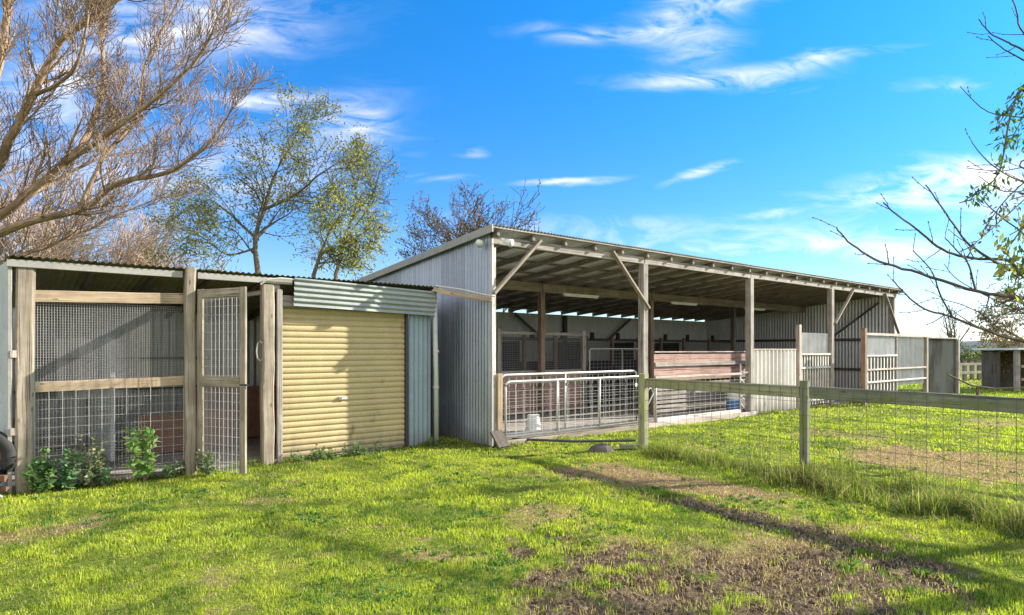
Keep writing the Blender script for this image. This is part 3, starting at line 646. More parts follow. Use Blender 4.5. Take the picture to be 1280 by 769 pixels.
# inner pipe gate
def pipe_gate(name, label, s0, s1, v, z0, z1, stays=(), rr=.017, da=.1, db=.15, mat=GATE, wmat=None, hmat=None, round_=.09, plate=None, braces=()):
    t_ = thing(name, label, 'gate', (s0, v, 0)); q = round_; pts = []
    for (cx_, cz_, a0) in ((s1-q, z1-q, 90), (s1-q, z0+q*.3, 0)) : pass
    pts = [(s0, v, z0), (s0, v, z1-q)]+[(s0+q-q*math.cos(R(a)), v, z1-q+q*math.sin(R(a))) for a in (30, 60, 90)]
    pts += [(s1-q+q*math.sin(R(a)), v, z1-q+q*math.cos(R(a))) for a in (0, 30, 60, 90)]+[(s1, v, z0), (s0, v, z0)]
    b = MB(); b.tube(pts, rr, 8); part('frame', b, mat, t_, True)
    for s in stays:
        b = MB(); b.tube([(s, v, z0), (s, v, z1)], rr*.9, 8); part('upright', b, mat, t_, True)
    b = MB(); b.mesh_grid((s0+.02, v+.012, z0+.02), (1, 0, 0), s1-s0-.04, (0, 0, 1), z1-z0-.06, db, da, .0032); part('wire_mesh', b, wmat or WIRE_L, t_)
    for (a, za, c, zc) in braces:
        b = MB(); b.tube([(a, v, za), (c, v, zc)], rr*.7, 6); part('brace', b, mat, t_)
    if plate:
        b = MB(); b.box(plate-.03, plate+.03, v-.03, v-.022, z1-.20, z1-.13); part('tag_plate', b, PLASTIC_W, t_)
    return t_
pipe_gate('pipe_gate', 'small grey pipe gate with wire infill deep inside the shed', 5.62, 7.86, 3.20, .12, 1.62, (6.9,), .02, .09, .14, GATE_FAR, WIRE_L, round_=.04)
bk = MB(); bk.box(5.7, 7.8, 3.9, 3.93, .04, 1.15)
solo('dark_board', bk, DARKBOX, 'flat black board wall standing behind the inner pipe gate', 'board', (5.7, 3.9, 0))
# red-brown board wall
bs0, bs1, bv = spx(820, 1.1), spx(941, 1.1), 1.1
t_ = thing('board_wall', 'low wall of red-brown boards with a grey middle rail behind the second bay gate', 'wall', (bs0, bv, 0))
b = MB()
for k in range(5): b.beam((bs0, bv+.07, .90+k*.132), (bs1, bv+.07, .90+k*.132), .025, .126, wob=.001, seg=3)
part('upper_boards', b, WOOD_RED, t_)
b = MB(); b.beam((bs0, bv+.05, 1.54), (bs1, bv+.05, 1.54), .05, .03); part('cap_rail', b, WOOD_PINK, t_)
b = MB(); b.beam((bs0, bv+.03, 1.24), (bs1, bv+.03, 1.24), .04, .10, seg=3, wob=.003); part('middle_rail', b, WOOD_GREY, t_)
b = MB()
for k in range(7): b.beam((bs0, bv+.08, .12+k*.105), (bs1, bv+.08, .12+k*.105), .022, .07, seg=3, wob=.003)
part('lower_slats', b, WOOD_GREY, t_)
for q in (bs0+.05, bs1-.05): b = MB(); b.beam((q, bv+.13, 0), (q, bv+.13, 1.52), .09, .08); part('post', b, WOOD_BROWN, t_)

# front gates: tall overlapping pair in the first bay
pipe_gate('farm_gate', 'tall galvanised mesh gate with curved corners, rear one of the pair in the first bay', .22, 3.70, .03, .16, 1.17, (1.70,), .020, .105, .155, braces=())
pipe_gate('farm_gate', 'lower galvanised mesh gate in front of the taller one, with a white tag', .24, 3.74, -.06, .13, 1.06, (1.42, 2.52), .019, .12, .20, plate=3.55)
t_ = pipe_gate('low_gate', 'long low mesh gate with a pink-white top rail in the second bay', 4.22, 7.45, -.02, .12, 1.00, (4.26,), .018, .075, .19, GATE, WIRE_L, round_=.03)
b = MB(); b.beam((4.20, -.04, 1.02), (7.46, -.04, 1.02), .05, .05); part('top_rail', b, WOOD_PINK, t_)
b = MB(); b.beam((4.25, -.05, .13), (7.40, -.05, .13), .03, .09); part('bottom_board', b, WOOD_WHITE, t_)
t_ = thing('hinge_bracket', 'curly galvanised hinge bracket between the first front post and the low gate', 'bracket', (4.05, -.03, 0))
b = MB(); b.tube([(3.97, -.03, .72), (4.03, -.03, .80), (4.10, -.03, .80), (4.14, -.03, .72), (4.2, -.03, .78), (4.2, -.03, .9)], .014, 6); part('hook', b, GATE, t_)
b = MB(); b.tube([(3.97, -.03, .45), (4.17, -.03, .70)], .014, 6); part('stay', b, GATE, t_)
t_ = thing('lattice_strip', 'narrow crossed wire strip beside the white corrugated panel', 'mesh', (7.6, 0, 0))
b = MB(); z = .1
while z < 1.05:
    b.wire((7.52, 0, z), (7.78, 0, z+.2), .008); b.wire((7.78, 0, z), (7.52, 0, z+.2), .008); z += .2
part('wire', b, WIRE_L, t_)
b = MB(); b.tube([(7.5, 0, .05), (7.5, 0, 1.25)], .018, 6); part('upright', b, GATE, t_)
b = MB(); b.beam((7.56, -.02, 1.04), (7.8, -.02, 1.04), .04, .04); part('top_rail', b, WOOD_PINK, t_)

# white corrugated panel, post, slatted gate, clear screen
t_ = thing('corrugated_panel', 'white corrugated panel beside the second front post', 'panel', (8.05, 0, 0))
b = MB(); b.corr((8.03, -.02, .02), (1, 0, 0), 2.18, (0, 0, 1), 1.56, (0, -1, 0), pitch=.19, amp=.022, per=8); part('sheet', b, WHITEC, t_, True)
b = MB(); b.beam((8.03, -.02, 1.60), (10.22, -.02, 1.60), .05, .035); part('cap_rail', b, WOOD_PINK, t_)
b = MB(); b.beam((10.31, -.03, 0), (10.31, -.03, 2.27), .13, .1, seg=5, wob=.003)
solo('gate_post', b, WOOD_PINK, 'brown timber post taller than the white panel it ends', 'post', (10.31, 0, 0))
def slat_gate(label, s0, s1, v, z0, z1, rails, n, mat=WOOD_WHITE, gap=WOOD_BROWN):
    t_ = thing('slatted_gate', label, 'gate', (s0, v, 0))
    for i in range(n):
        s = s0+(i+.5)*(s1-s0)/n; b = MB(); b.beam((s, v, z0), (s, v, z1), (s1-s0)/n*.42, .02); part('slat', b, mat, t_)
    for z in rails:
        b = MB(); b.beam((s0, v-.03, z), (s1, v-.03, z), .03, .05); part('rail', b, mat, t_)
    return t_
slat_gate('white slatted gate under the clear screen, between brown post and third front post', 10.42, 12.12, -.02, .08, 1.48, (1.47, 1.10, .2), 11)
b = MB(); b.beam((10.42, .10, .5), (12.12, .10, .5), .02, .9)
solo('backing_board', b, WOOD_RED, 'red-brown board behind the white slatted gate', 'board', (10.42, .1, 0))
b = MB(); b.corr((10.40, .0, 1.50), (1, 0, 0), 1.70, (0, 0, 1), .56, (0, -1, 0), amp=.005)
solo('clear_screen', b, PERSPEX, 'cloudy clear plastic screen above the white slatted gate', 'screen', (10.4, 0, 1.5))

# right-hand yard
vy = -.75; s_a = 12.95; s_b = 14.75; s_c = 16.75
s_a, s_b, s_c, s_d = spx(1080, vy), spx(1120, vy), spx(1157, vy), spx(1197, vy)
t_ = thing('yard_fence', 'small timber yard fence before the far gable wall, with clear plastic sheets', 'fence', (s_a, vy, 0))
b = MB(); b.beam((s_a, vy, 0), (s_a, vy, 2.20), .15, .12, seg=5, wob=.004); part('post', b, WOOD_BROWN, t_)
b = MB(); b.beam((s_b, vy, 0), (s_b, vy, 2.0), .07, .06); part('post', b, WOOD_GREY, t_)
b = MB(); b.beam((s_c, vy, 0), (s_c, vy, 2.02), .15, .12, seg=5, wob=.004); part('post', b, WOOD_PALE, t_)
b = MB(); b.beam((s_a, vy-.02, 2.04), (s_c+.1, vy-.02, 2.04), .09, .07, seg=4, wob=.003); part('top_rail', b, WOOD_PINK, t_)
b = MB(); b.corr((s_a+.1, vy, 1.42), (1, 0, 0), s_b-s_a-.16, (0, 0, 1), .57, (0, -1, 0), amp=.004); part('clear_sheet', b, PERSPEX, t_)
b = MB(); b.corr((s_b+.06, vy, .5), (1, 0, 0), s_c-s_b-.2, (0, 0, 1), 1.5, (0, -1, 0), amp=.006); part('clear_sheet', b, PERSPEX, t_)
n = 9
for i in range(n):
    s = s_a+.14+(i+.3)*(s_b-s_a-.2)/n; b = MB(); b.beam((s, vy-.01, .1), (s, vy-.01, 1.42), .07, .02); part('slat', b, WOOD_WHITE, t_)
for z, mt in ((1.42, WOOD_WHITE), (.66, WOOD_WHITE), (1.02, WOOD_PINK)):
    b = MB(); b.beam((s_a+.08, vy-.04, z), (s_b-.02 if z > 1.3 else s_c-.1, vy-.04, z), .03, .05); part('rail', b, mt, t_)
b = MB(); b.corr((s_c+.12, vy+.05, 0), (1, 0, 0), s_d-s_c-.15, (0, 0, 1), 1.98, (0, -1, 0), amp=.006)
t_ = thing('stained_panel', 'dark stained flat wall panel at the far end of the yard fence', 'panel', (s_c+.1, vy, 0))
part('sheet', b, TANK, t_)
b = MB(); b.beam((s_d, vy, 0), (s_d, vy, 1.96), .13, .1); part('end_post', b, WOOD_GREY, t_)
b = MB(); b.beam((s_c+.1, vy, 2.0), (s_d+.05, vy, 2.0), .06, .04); part('cap_rail', b, WOOD_GREY, t_)
b = MB(); b.box(12.4, s_a-.1, .4, .9, .02, .42); solo('dark_box', b, WOOD_DARK, 'low dark timber box on the ground before the far gable wall', 'box', (12.5, .4, 0))

# things in the first bay
b = MB(); b.beam((.13, -.03, 0), (.13, -.03, 1.20), .10, .06, seg=3, wob=.002); part_ = b
solo('gate_stump', b, WOOD_YEL, 'short sawn timber post between the iron wall and the mesh gates', 'post', (.13, 0, 0))
b = MB(); b.beam((.02, -.30, .02), (.0, -.10, .26), .24, .035, up=(0, -1, .7))
solo('leaning_board', b, WOOD_DARK, 'short brown board leaning at the foot of the iron corner', 'board', (0, -.2, 0))
t_ = thing('bucket', 'white upturned bucket on the dusty floor behind the mesh gates', 'bucket', (1.55, .75, .04))
b = MB(); b.lathe((1.55, .75, .04), [(.155, 0), (.15, .03), (.118, .30), (.118, .32), (.10, .325), (.001, .325)], 20); part('shell', b, PLASTIC_W, t_, True)
b = MB(); b.lathe((1.55, .75, .05), [(.165, 0), (.165, .025), (.152, .025)], 20); part('rim', b, PLASTIC_W, t_, True)
sb = spx(917, .35)
t_ = thing('water_drum', 'tall plastic drum, white above and blue below, behind the low gate', 'drum', (sb, .35, .04))
b = MB(); b.lathe((sb, .35, .04), [(.16, 0), (.17, .05), (.17, .26), (.165, .33)], 20); part('lower_body', b, PLASTIC_B, t_, True)
b = MB(); b.lathe((sb, .35, .04), [(.165, .33), (.16, .45), (.13, .56), (.06, .62), (.055, .68), (.001, .68)], 20); part('upper_body', b, PLASTIC_W, t_, True)
# pipe on the ground and stone by the fence post
p0, p1 = gpt(640, 553), gpt(800, 556)
b = MB(); b.tube([(p0[0], p0[1], .06), ((p0[0]+p1[0])/2, (p0[1]+p1[1])/2-.03, .04), (p1[0]-.05, p1[1]+.15, .05)], .022, 7)
solo('ground_pipe', b, STEELD, 'thin dark pipe lying on the grass in front of the mesh gates', 'pipe', (p0[0], p0[1], 0), shed=False)
def rock(label, px, py, sx, sy, sz, seed):
    g = random.Random(seed); x, y = gpt(px, py); b = MB(); n = 10; rings = 5; vs = []; fs = []
    for k in range(rings):
        ph = k/(rings-1)*math.pi/2
        for i in range(n):
            t = 2*math.pi*i/n; r = math.cos(ph*.92)*(1+g.uniform(-.18, .18)); vs.append((x+sx*r*math.cos(t), y+sy*r*math.sin(t), -.03+sz*math.sin(ph)*(1+g.uniform(-.1, .1))))
    for k in range(rings-1):
        for i in range(n): j = (i+1) % n; fs.append((k*n+i, k*n+j, (k+1)*n+j, (k+1)*n+i))
    fs.append(tuple((rings-1)*n+i for i in range(n))); b.add(vs, fs)
    solo('stone', b, ROCKM, label, 'stone', (x, y, 0), shed=False)
rock('flat dark stone in the grass left of the big fence post', 752, 563, .20, .12, .13, 3)
b = MB(); x, y = gpt(785, 562); b.beam((x-.12, y, .05), (x+.16, y+.02, .05), .09, .07)
solo('timber_offcut', b, WOOD_FENCE, 'short grey timber offcut at the foot of the big fence post', 'timber', (x, y, 0), shed=False)

# ------------------------------------------------------------------ kennel block
KV = .75; HK = 2.63
k0 = spx(20, KV); kA = spx(31, KV); kB = spx(236, KV); kC = spx(336, KV); kD = spx(349, KV); kE = spx(508, KV); kF = spx(540, KV)
KD = 3.2
def zk(v): return HK-.12*(v-KV)
ken = thing('kennel_block', 'low mesh-fronted kennel with a mossy iron roof and a cream roller door', 'kennel', (kA, KV, 0))
b = MB(); b.corr((k0-.1, KV-.12, zk(KV-.12)), (1, 0, 0), kF-k0+.18, Vector((0, 1, -.12)).normalized(), KD+.2, Vector((0, .12, 1)).normalized(), rows=3, amp=.01)
part('roof', b, KROOF, ken, True)
nr = 8
for i in range(nr+1):
    s = k0+.05+i*(kF-k0-.1)/nr; b = MB(); b.beam((s, KV-.05, zk(KV)-.08), (s, KV+KD, zk(KV+KD)-.08), .045, .08); part('rafter', b, WOOD_DARK, ken)
b = MB(); b.beam((k0-.08, KV-.075, HK-.065), (kB-.09, KV-.075, HK-.065), .03, .085, seg=4, wob=.002); part('fascia', b, FASCIA, ken)
b = MB(); b.beam((kB+.09, KV-.075, HK-.065), (kC+.3, KV-.075, HK-.065), .03, .085, seg=2); part('fascia', b, FASCIA, ken)
# side sheet going back from the left corner
e1 = Vector((k0-.05, KV-.03, 0)); e2 = Vector((k0-1.15, KV+3.0, 0)); dd = (e2-e1); LL = dd.length; dd /= LL; nn = Vector((-dd.y, dd.x, 0))
b = MB(); b.corr(e1, dd, LL, (0, 0, 1), HK-.05, nn, pitch=.62, amp=.018, top=lambda q: HK-.03-.12*q*dd.y, rows=8, dent=.012, per=8)
part('side_sheet', b, SHEETW, ken, True)
b = MB(); b.box(k0-.075, k0-.035, KV-.06, KV-.02, 0, HK-.06); part('sheet_edge', b, FASCIA, ken)
# back wall
b = MB(); b.corr((k0-1.4, KV+KD, 0), (1, 0, 0), kF-k0+1.35, (0, 0, 1), zk(KV+KD)+.012, (0, -1, 0), rows=2, pitch=.12, amp=.02); part('back_wall', b, GALV_IN, ken, True)

b = MB(); b.box(kC-.5, kC+1.6, KV+2.5, KV+2.54, .05, .95); part('ply_panel', b, PLY, ken)
b = MB(); b.box(kC+1.6, kC+1.64, KV+.3, KV+KD-.1, .05, 2.2); part('partition', b, DARKBOX, ken)  # near-black board added to deepen the shade inside the kennel
b = MB(); b.box(kB-.35, kC-.05, KV+1.6, KV+1.63, .05, .62); part('ply_panel', b, PLY, ken)
for z in (1.45, .95):
    b = MB(); b.beam((k0, KV+KD-.05, z), (kC-.05, KV+KD-.05, z), .04, .05); part('girt', b, WOOD_DARK, ken)
b = MB(); b.box(k0+1.0, k0+1.05, KV+.9, KV+KD-.1, .1, 1.9); part('divider', b, GALV_DULL, ken)
fl = MB(); fl.box(k0-.2, kF-.05, KV+.06, KV+KD-.02, -.02, .03); part('floor', fl, DUST, ken)
# posts
def kpost(s, w_, top, mat=WOOD_PALE, v=KV, wob=.006, dv=.11): b = MB(); b.beam((s, v, -.08), (s, v, top), w_, dv, seg=9, wob=wob, ch=.02, up=(0, 1, 0)); return part('post', b, mat, ken)
kpost(kA+.01, .17, HK-.11, WOOD_PALE, wob=.009, dv=.13); kpost(kB, .125, HK+.03, WOOD_PALE, v=KV-.10); kpost(kC-.03, .17, HK-.12, WOOD_PALE, v=KV-.02, dv=.13)
b = MB(); b.beam((kD-.015, KV-.06, 0), (kD-.015, KV-.06, 2.45), .075, .05, up=(0, 1, 0), seg=4, wob=.002); part('door_jamb', b, WOOD_GREY, ken)
b = MB(); b.beam((kC+.05, KV-.02, 2.47), (kC+.14, KV-.02, 2.47), .05, .12); part('jamb_block', b, WOOD_GREY, ken)
for z in (1.55, .68):
    b = MB(); b.box(kA-.13, kA-.05, KV-.07, KV, z-.04, z+.04); part('cleat', b, WOOD_PINK, ken)
# mesh panel
b = MB(); b.beam((kA+.09, KV-.03, 2.21), (kB-.06, KV-.03, 2.17+.09), .035, .135, seg=6, wob=.002); part('top_rail', b, WOOD_YEL, ken)
b = MB(); b.beam((kA+.09, KV-.03, 1.17), (kB-.06, KV-.03, 1.20), .035, .12, seg=6, wob=.002); part('middle_rail', b, WOOD_YEL, ken)
b = MB(); b.mesh_grid((kA+.09, KV, 1.2), (1, 0, 0), kB-kA-.15, (0, 0, 1), .95, .026, .030, .0026); part('fine_mesh', b, WIRE_M, ken)
b = MB(); b.mesh_grid((kA+.09, KV+.01, .05), (1, 0, 0), kB-kA-.15, (0, 0, 1), 1.1, .034, .034, .0019); part('fine_mesh', b, WIRE_D, ken)
b = MB(); b.mesh_grid((kA+.09, KV-.045, .05), (1, 0, 0), kB-kA-.15, (0, 0, 1), 1.08, .127, .10, .0026); part('wide_mesh', b, WIRE_L, ken)
b = MB(); b.corr((kA+.09, KV+.5, 1.0), (1, 0, 0), 1.1, (0, 0, 1), 1.3, (0, 1, 0), pitch=.3, amp=.01); part('hanging_sheet', b, CLOTH, ken)
# open mesh door (hinged on the middle post, swung out a little)
hx, hv = kB+.085, KV-.12; da_ = R(-64); dl = .86; D = Vector((math.cos(da_), math.sin(da_), 0)); O = Vector((hx, hv, 0)); zt, zb = 2.38, .06
door = MB(); 
for q in (.05, dl-.05): door.beam(O+D*q+Vector((0, 0, zb)), O+D*q+Vector((0, 0, zt)), .095, .035, up=D.cross(Vector((0, 0, 1))), seg=4, wob=.001)
for z, hh in ((zt-.06, .11), (1.19, .13)): door.beam(O+D*.1+Vector((0, 0, z)), O+D*(dl-.10)+Vector((0, 0, z)), .033, hh)
dr = part('door', door, WOOD_PALE, ken, label='pale timber framed mesh door standing half open')
b = MB(); b.mesh_grid(O+D*.09+Vector((0, 0, zb)), D, dl-.18, (0, 0, 1), zt-zb-.12, .075, .105, .0026); part('mesh', b, WIRE_L, dr)
b = MB(); b.mesh_grid(O+D*.09+Vector((0, .02, zb)), D, dl-.18, (0, 0, 1), zt-zb-.12, .026, .026, .0013); part('fine_mesh', b, WIRE_D, dr)
pz = O+D*(dl-.05)+Vector((0, -.03, 1.16)); b = MB(); b.beam(pz-D*.06, pz+D*.07, .012, .025); b.tube([pz+D*.02, pz+D*.02+Vector((0, -.03, -.05))], .006, 5); part('latch', b, STEELD, dr)
for z in (.45, 1.95): b = MB(); b.beam(O+Vector((0, -.02, z)), O+D*.08+Vector((0, -.02, z)), .006, .06); part('hinge', b, GATE_FAR, dr)
b = MB(); b.beam((kC-.75, KV+.5, 2.28), (kC-.08, KV-.02, 2.40), .04, .06); part('inner_rail', b, WOOD_PALE, ken)
b = MB(); b.tube([(kC-.14, KV-.09, 2.50), (kC-.06, KV-.12, 2.57), (kC+.12, KV-.14, 2.60), (kC+.5, KV-.13, 2.59), (kC+1.0, KV-.13, 2.575)], .012, 6); part('cable', b, PVC, ken)
b = MB(); b.tube([(kC-.10, KV+.1, 1.45+.12*math.sin(a*.785)) if False else (kC-.13+.05*math.cos(a*.785), KV-.04, 1.58+.14*math.sin(a*.785)) for a in range(9)], .01, 6); part('rope_loop', b, PVC, ken)
# roller door
rv = KV+.06
b = MB(); 
def rp(q): return math.sin(math.pi*min(1, q/.86))**.42 if q < .86 else -0.25
b.corr((kD+.02, rv, .03), (0, 0, 1), 2.19, (1, 0, 0), kE-kD-.03, (0, -1, 0), pitch=.0875, amp=.016, prof=rp, per=10, rows=2); rl = part('roller_door', b, ROLLER, ken, True)
xm = (kD+kE)/2-.02; b = MB(); b.box(xm-.10, xm+.03, rv-.045, rv-.018, .84, .885); part('lock_bar', b, GATE_FAR, rl)
b = MB(); b.box(xm-.075, xm-.06, rv-.055, rv-.045, .85, .875); part('handle', b, RUST, rl)
b = MB(); b.box(kE-.005, kE+.035, KV-.0, KV+.08, 0, 2.2); part('door_track', b, STEELD, ken)
b = MB(); b.corr((kE+.04, KV+.01, .02), (1, 0, 0), kF-kE-.07, (0, 0, 1), 2.22, (0, -1, 0), pitch=.085, amp=.012, rows=2); part('end_strip', b, STRIP, ken, True)
b = MB(); b.beam((kD-.0, KV-.03, 2.30), (kD+.32, KV-.03, 2.29), .03, .15); part('lintel_board', b, WOOD_GREY, ken)
b = MB(); b.beam((kD, KV+.0, 2.22), (kF-.05, KV+.0, 2.20), .03, .03); part('lintel', b, WOOD_GREY, ken)
kp = spx(368, KV-.14)
def pelm(s0, s1, z0a, z0b, hh, v, tilt=.0):
    b = MB(); o = Vector((s0, v, z0a)); A = Vector((s1-s0, 0, z0b-z0a)); L_ = A.length; A /= L_
    b.corr(o, Vector((0, -.10, 1)).normalized(), hh, A, L_, Vector((0, -1, -.1)).normalized(), pitch=.076, amp=.011, rows=6, dent=.006); return b
part('pelmet', pelm(kp, kF-.0, 2.225, 2.16, .40, KV-.11), PELMET, ken, True)
# post at the end, and batten out to the shed corner
b = MB(); b.tube([(kF+.04, KV-.07, 0), (kF+.035, KV-.07, 1.2), (kF+.0, KV-.08, 2.55)], .042, 10); dp = part('downpipe', b, PIPE_G, ken, True)
for z in (.95, 1.55): b = MB(); b.tube([(kF+.035, KV-.07, z), (kF+.035, KV-.07, z+.04)], .052, 10); part('clip', b, GATE_FAR, dp)
b = MB(); b.beam((kF-.06, KV-.15, 2.60), (-.06, -.06, 2.42), .05, .075, seg=6, wob=.006)
solo('tie_batten', b, WOOD_YEL, 'pale timber batten tying the kennel roof to the corner of the iron shed', 'batten', (kF, KV-.1, 2.5))
b = MB(); b.tube([(kF-.06, KV-.20, 2.65), (kF+.3, KV-.40, 2.60), (-.15, .0, 2.50), (0.0, -.08, 2.47)], .013, 6)
solo('cable', b, PVC, 'cream cable running above the tie batten to the iron corner', 'cable', (kF, KV-.2, 2.6))

# tyre and rusty frame at the left edge
tx = at(-22, 575, 6.9); 
t_ = thing('tyre', 'black tyre leaning against the pale side sheet at the left edge', 'tyre', (tx.x, tx.y, 0), shed=False)
b = MB(); pts = [(tx.x+.24*math.cos(a*math.pi/12), tx.y+.08*math.cos(a*math.pi/12), .40+.26*math.sin(a*math.pi/12)) for a in range(25)]; b.tube(pts, .075, 10, False); part('tread', b, RUBBER, t_, True)
b = MB(); pts = [(tx.x+.17*math.cos(a*math.pi/12), tx.y+.05*math.cos(a*math.pi/12), .40+.17*math.sin(a*math.pi/12)) for a in range(25)]; b.tube(pts, .02, 6, False); part('rim', b, RUST, t_, True)
t_ = thing('rusty_frame', 'rusty low frame with a curved pipe lying below the tyre', 'frame', (tx.x, tx.y-.1, 0), shed=False)
b = MB(); b.beam((tx.x-.8, tx.y-.16, .20), (tx.x+.36, tx.y-.12, .20), .05, .07); b.beam((tx.x-.8, tx.y+.1, .08), (tx.x+.36, tx.y-.1, .08), .04, .05); part('bar', b, RUST, t_)
b = MB(); b.tube([(tx.x-.3, tx.y-.25, .12), (tx.x+.12, tx.y-.25, .16), (tx.x+.28, tx.y-.24, .09), (tx.x+.40, tx.y-.22, .02)], .014, 6); part('pipe', b, GATE_FAR, t_)
b = MB(); b.tube([(tx.x+.12+.14*math.cos(a*math.pi/8), tx.y-.28, .03+.12*math.sin(a*math.pi/8)) for a in range(9)], .012, 6); part('hoop', b, GATE_FAR, t_)

# ------------------------------------------------------------------ paddock fence
FP = [(1.81, -1.69), (1.52, -4.47), (1.24, -7.25), (.96, -10.0)]
pf = thing('paddock_fence', 'mossy timber post and rail fence with wire netting crossing the grass', 'fence', (1.81, -1.69, 0))
for i, (s, v) in enumerate(FP):
    b = MB(); w_ = (.125, .10, .11, .11)[i]; b.beam((s, v, -.15), (s, v, (1.21, 1.21, 1.2, 1.2)[i]), w_, w_, seg=7, wob=.003, ch=.014, up=(0, 1, 0)); part('post', b, WOOD_GREEN if i == 0 else WOOD_FENCE, pf)
for i in range(3):
    a, c = Vector((*FP[i], 0)), Vector((*FP[i+1], 0)); d = (c-a).normalized(); zt_ = ((1.06, 1.07), (1.07, 1.06), (1.06, 1.06))[i]
    b = MB(); b.beam(a+d*.07+Vector((0, 0, zt_[0])), c-d*.06+Vector((0, 0, zt_[1])), .045, .15, seg=8, wob=.002, ch=.008); part('rail', b, WOOD_GREEN if i == 0 else WOOD_FENCE, pf)
    e = Vector((-.05, 0, 0)); b = MB(); L_ = (c-a).length
    n = int(L_/.15)
    for k in range(n+1):
        q = a+d*(L_*k/n)+e; b.wire(q+Vector((0, 0, .02)), q+Vector((0, 0, 1.13)), .0028)
    for z in (.04, .17, .31, .46, .62, .78, .95, 1.12): b.wire(a+e+Vector((0, 0, z)), c+e+Vector((0, 0, z)), .0026)
    part('wire_netting', b, WIRE_F, pf)

# ------------------------------------------------------------------ plants and trees
def rv3(s): return Vector((random.gauss(0, s), random.gauss(0, s), random.gauss(0, s)))
class Leaves:
    def __init__(s): s.co = []; s.c = []
    def leaf(s, p, d, L, w, col):
        d = d.normalized(); a = d.cross(Vector((random.gauss(0, 1), random.gauss(0, 1), random.gauss(0, 1)))).normalized()
        s.co += [p, p+d*L*.45+a*w/2, p+d*L, p+d*L*.45-a*w/2]; s.c += [col]*4
    def link(s, name, parent, b):
        n = len(s.co)//4; co = np.array([tuple(p-b) for p in s.co]); f = np.arange(n*4).reshape(n, 4)
        me = npmesh(name, co, f, np.array(s.c)); me.materials.append(LEAF); o = bpy.data.objects.new(name, me); COL.objects.link(o); o.parent = parent; return o
def jit(c, a=.3): k = random.uniform(1-a, 1+a); return tuple(min(1, x*k*random.uniform(.92, 1.08)) for x in c)

def grow(mb, tips, p, d, L, r, lev, P):
    n = max(2, P['n'][min(lev, len(P['n'])-1)]); pts = [p.copy()]; rs = [r]; q = p.copy(); d = d.normalized(); wob = P['wob']
    for k in range(n):
        d = (d+rv3(wob)+Vector((0, 0, P['up'][min(lev, len(P['up'])-1)]))).normalized(); q = q+d*(L/n); pts.append(q.copy()); rs.append(max(P['rmin'], r*(1-(k+1)/n*(1-P['tap']))))
    mb.tube(pts, rs, 7 if r > .05 else (5 if r > .02 else 3), r > .02)
    if lev >= P['lev']: tips.append((pts, d)); return
    spawn(mb, tips, pts, rs, L, lev, P)
def spawn(mb, tips, pts, rs, L, lev, P, count=None, lo=None):
    cnt = count or P['kids'][min(lev, len(P['kids'])-1)]; m = len(pts)-1
    for i in range(cnt):
        t = (lo if lo is not None else P['lo'])+(1-(lo if lo is not None else P['lo']))*(i+random.random())/cnt; k = min(m-1, int(t*m)); f = t*m-k
        q = pts[k].lerp(pts[k+1], f); d = (pts[k+1]-pts[k]).normalized(); a = d.cross(rv3(1)).normalized(); an = R(random.uniform(*P['ang']))
        nd_ = d*math.cos(an)+a*math.sin(an); rr2 = (rs[k]*(1-f)+rs[k+1]*f)*random.uniform(*P['rk'])
        grow(mb, tips, q, nd_, L*random.uniform(*P['lk'])*(1.15-.4*t), max(P['rmin'], rr2), lev+1, P)
def curve_limb(mb, tips, pts, r0, r1, P, count, sub=4, lo=.1):
    out = []
    for k in range(len(pts)-1):
        p0_, p1_, p2_, p3_ = pts[max(k-1, 0)], pts[k], pts[k+1], pts[min(k+2, len(pts)-1)]
        for j in range(sub):
            t = j/sub; out.append(.5*((2*p1_)+(p2_-p0_)*t+(2*p0_-5*p1_+4*p2_-p3_)*t*t+(3*p1_-p0_-3*p2_+p3_)*t**3)+rv3(r0*.12))
    out.append(pts[-1]); m = len(out)-1; rs = [r0+(r1-r0)*(k/m)**.8 for k in range(m+1)]
    mb.tube(out, rs, 8 if r0 > .05 else 5); L = sum((out[k+1]-out[k]).length for k in range(m))
    spawn(mb, tips, out, rs, P.get('L0', L*.35), 0, P, count, lo)
    return out

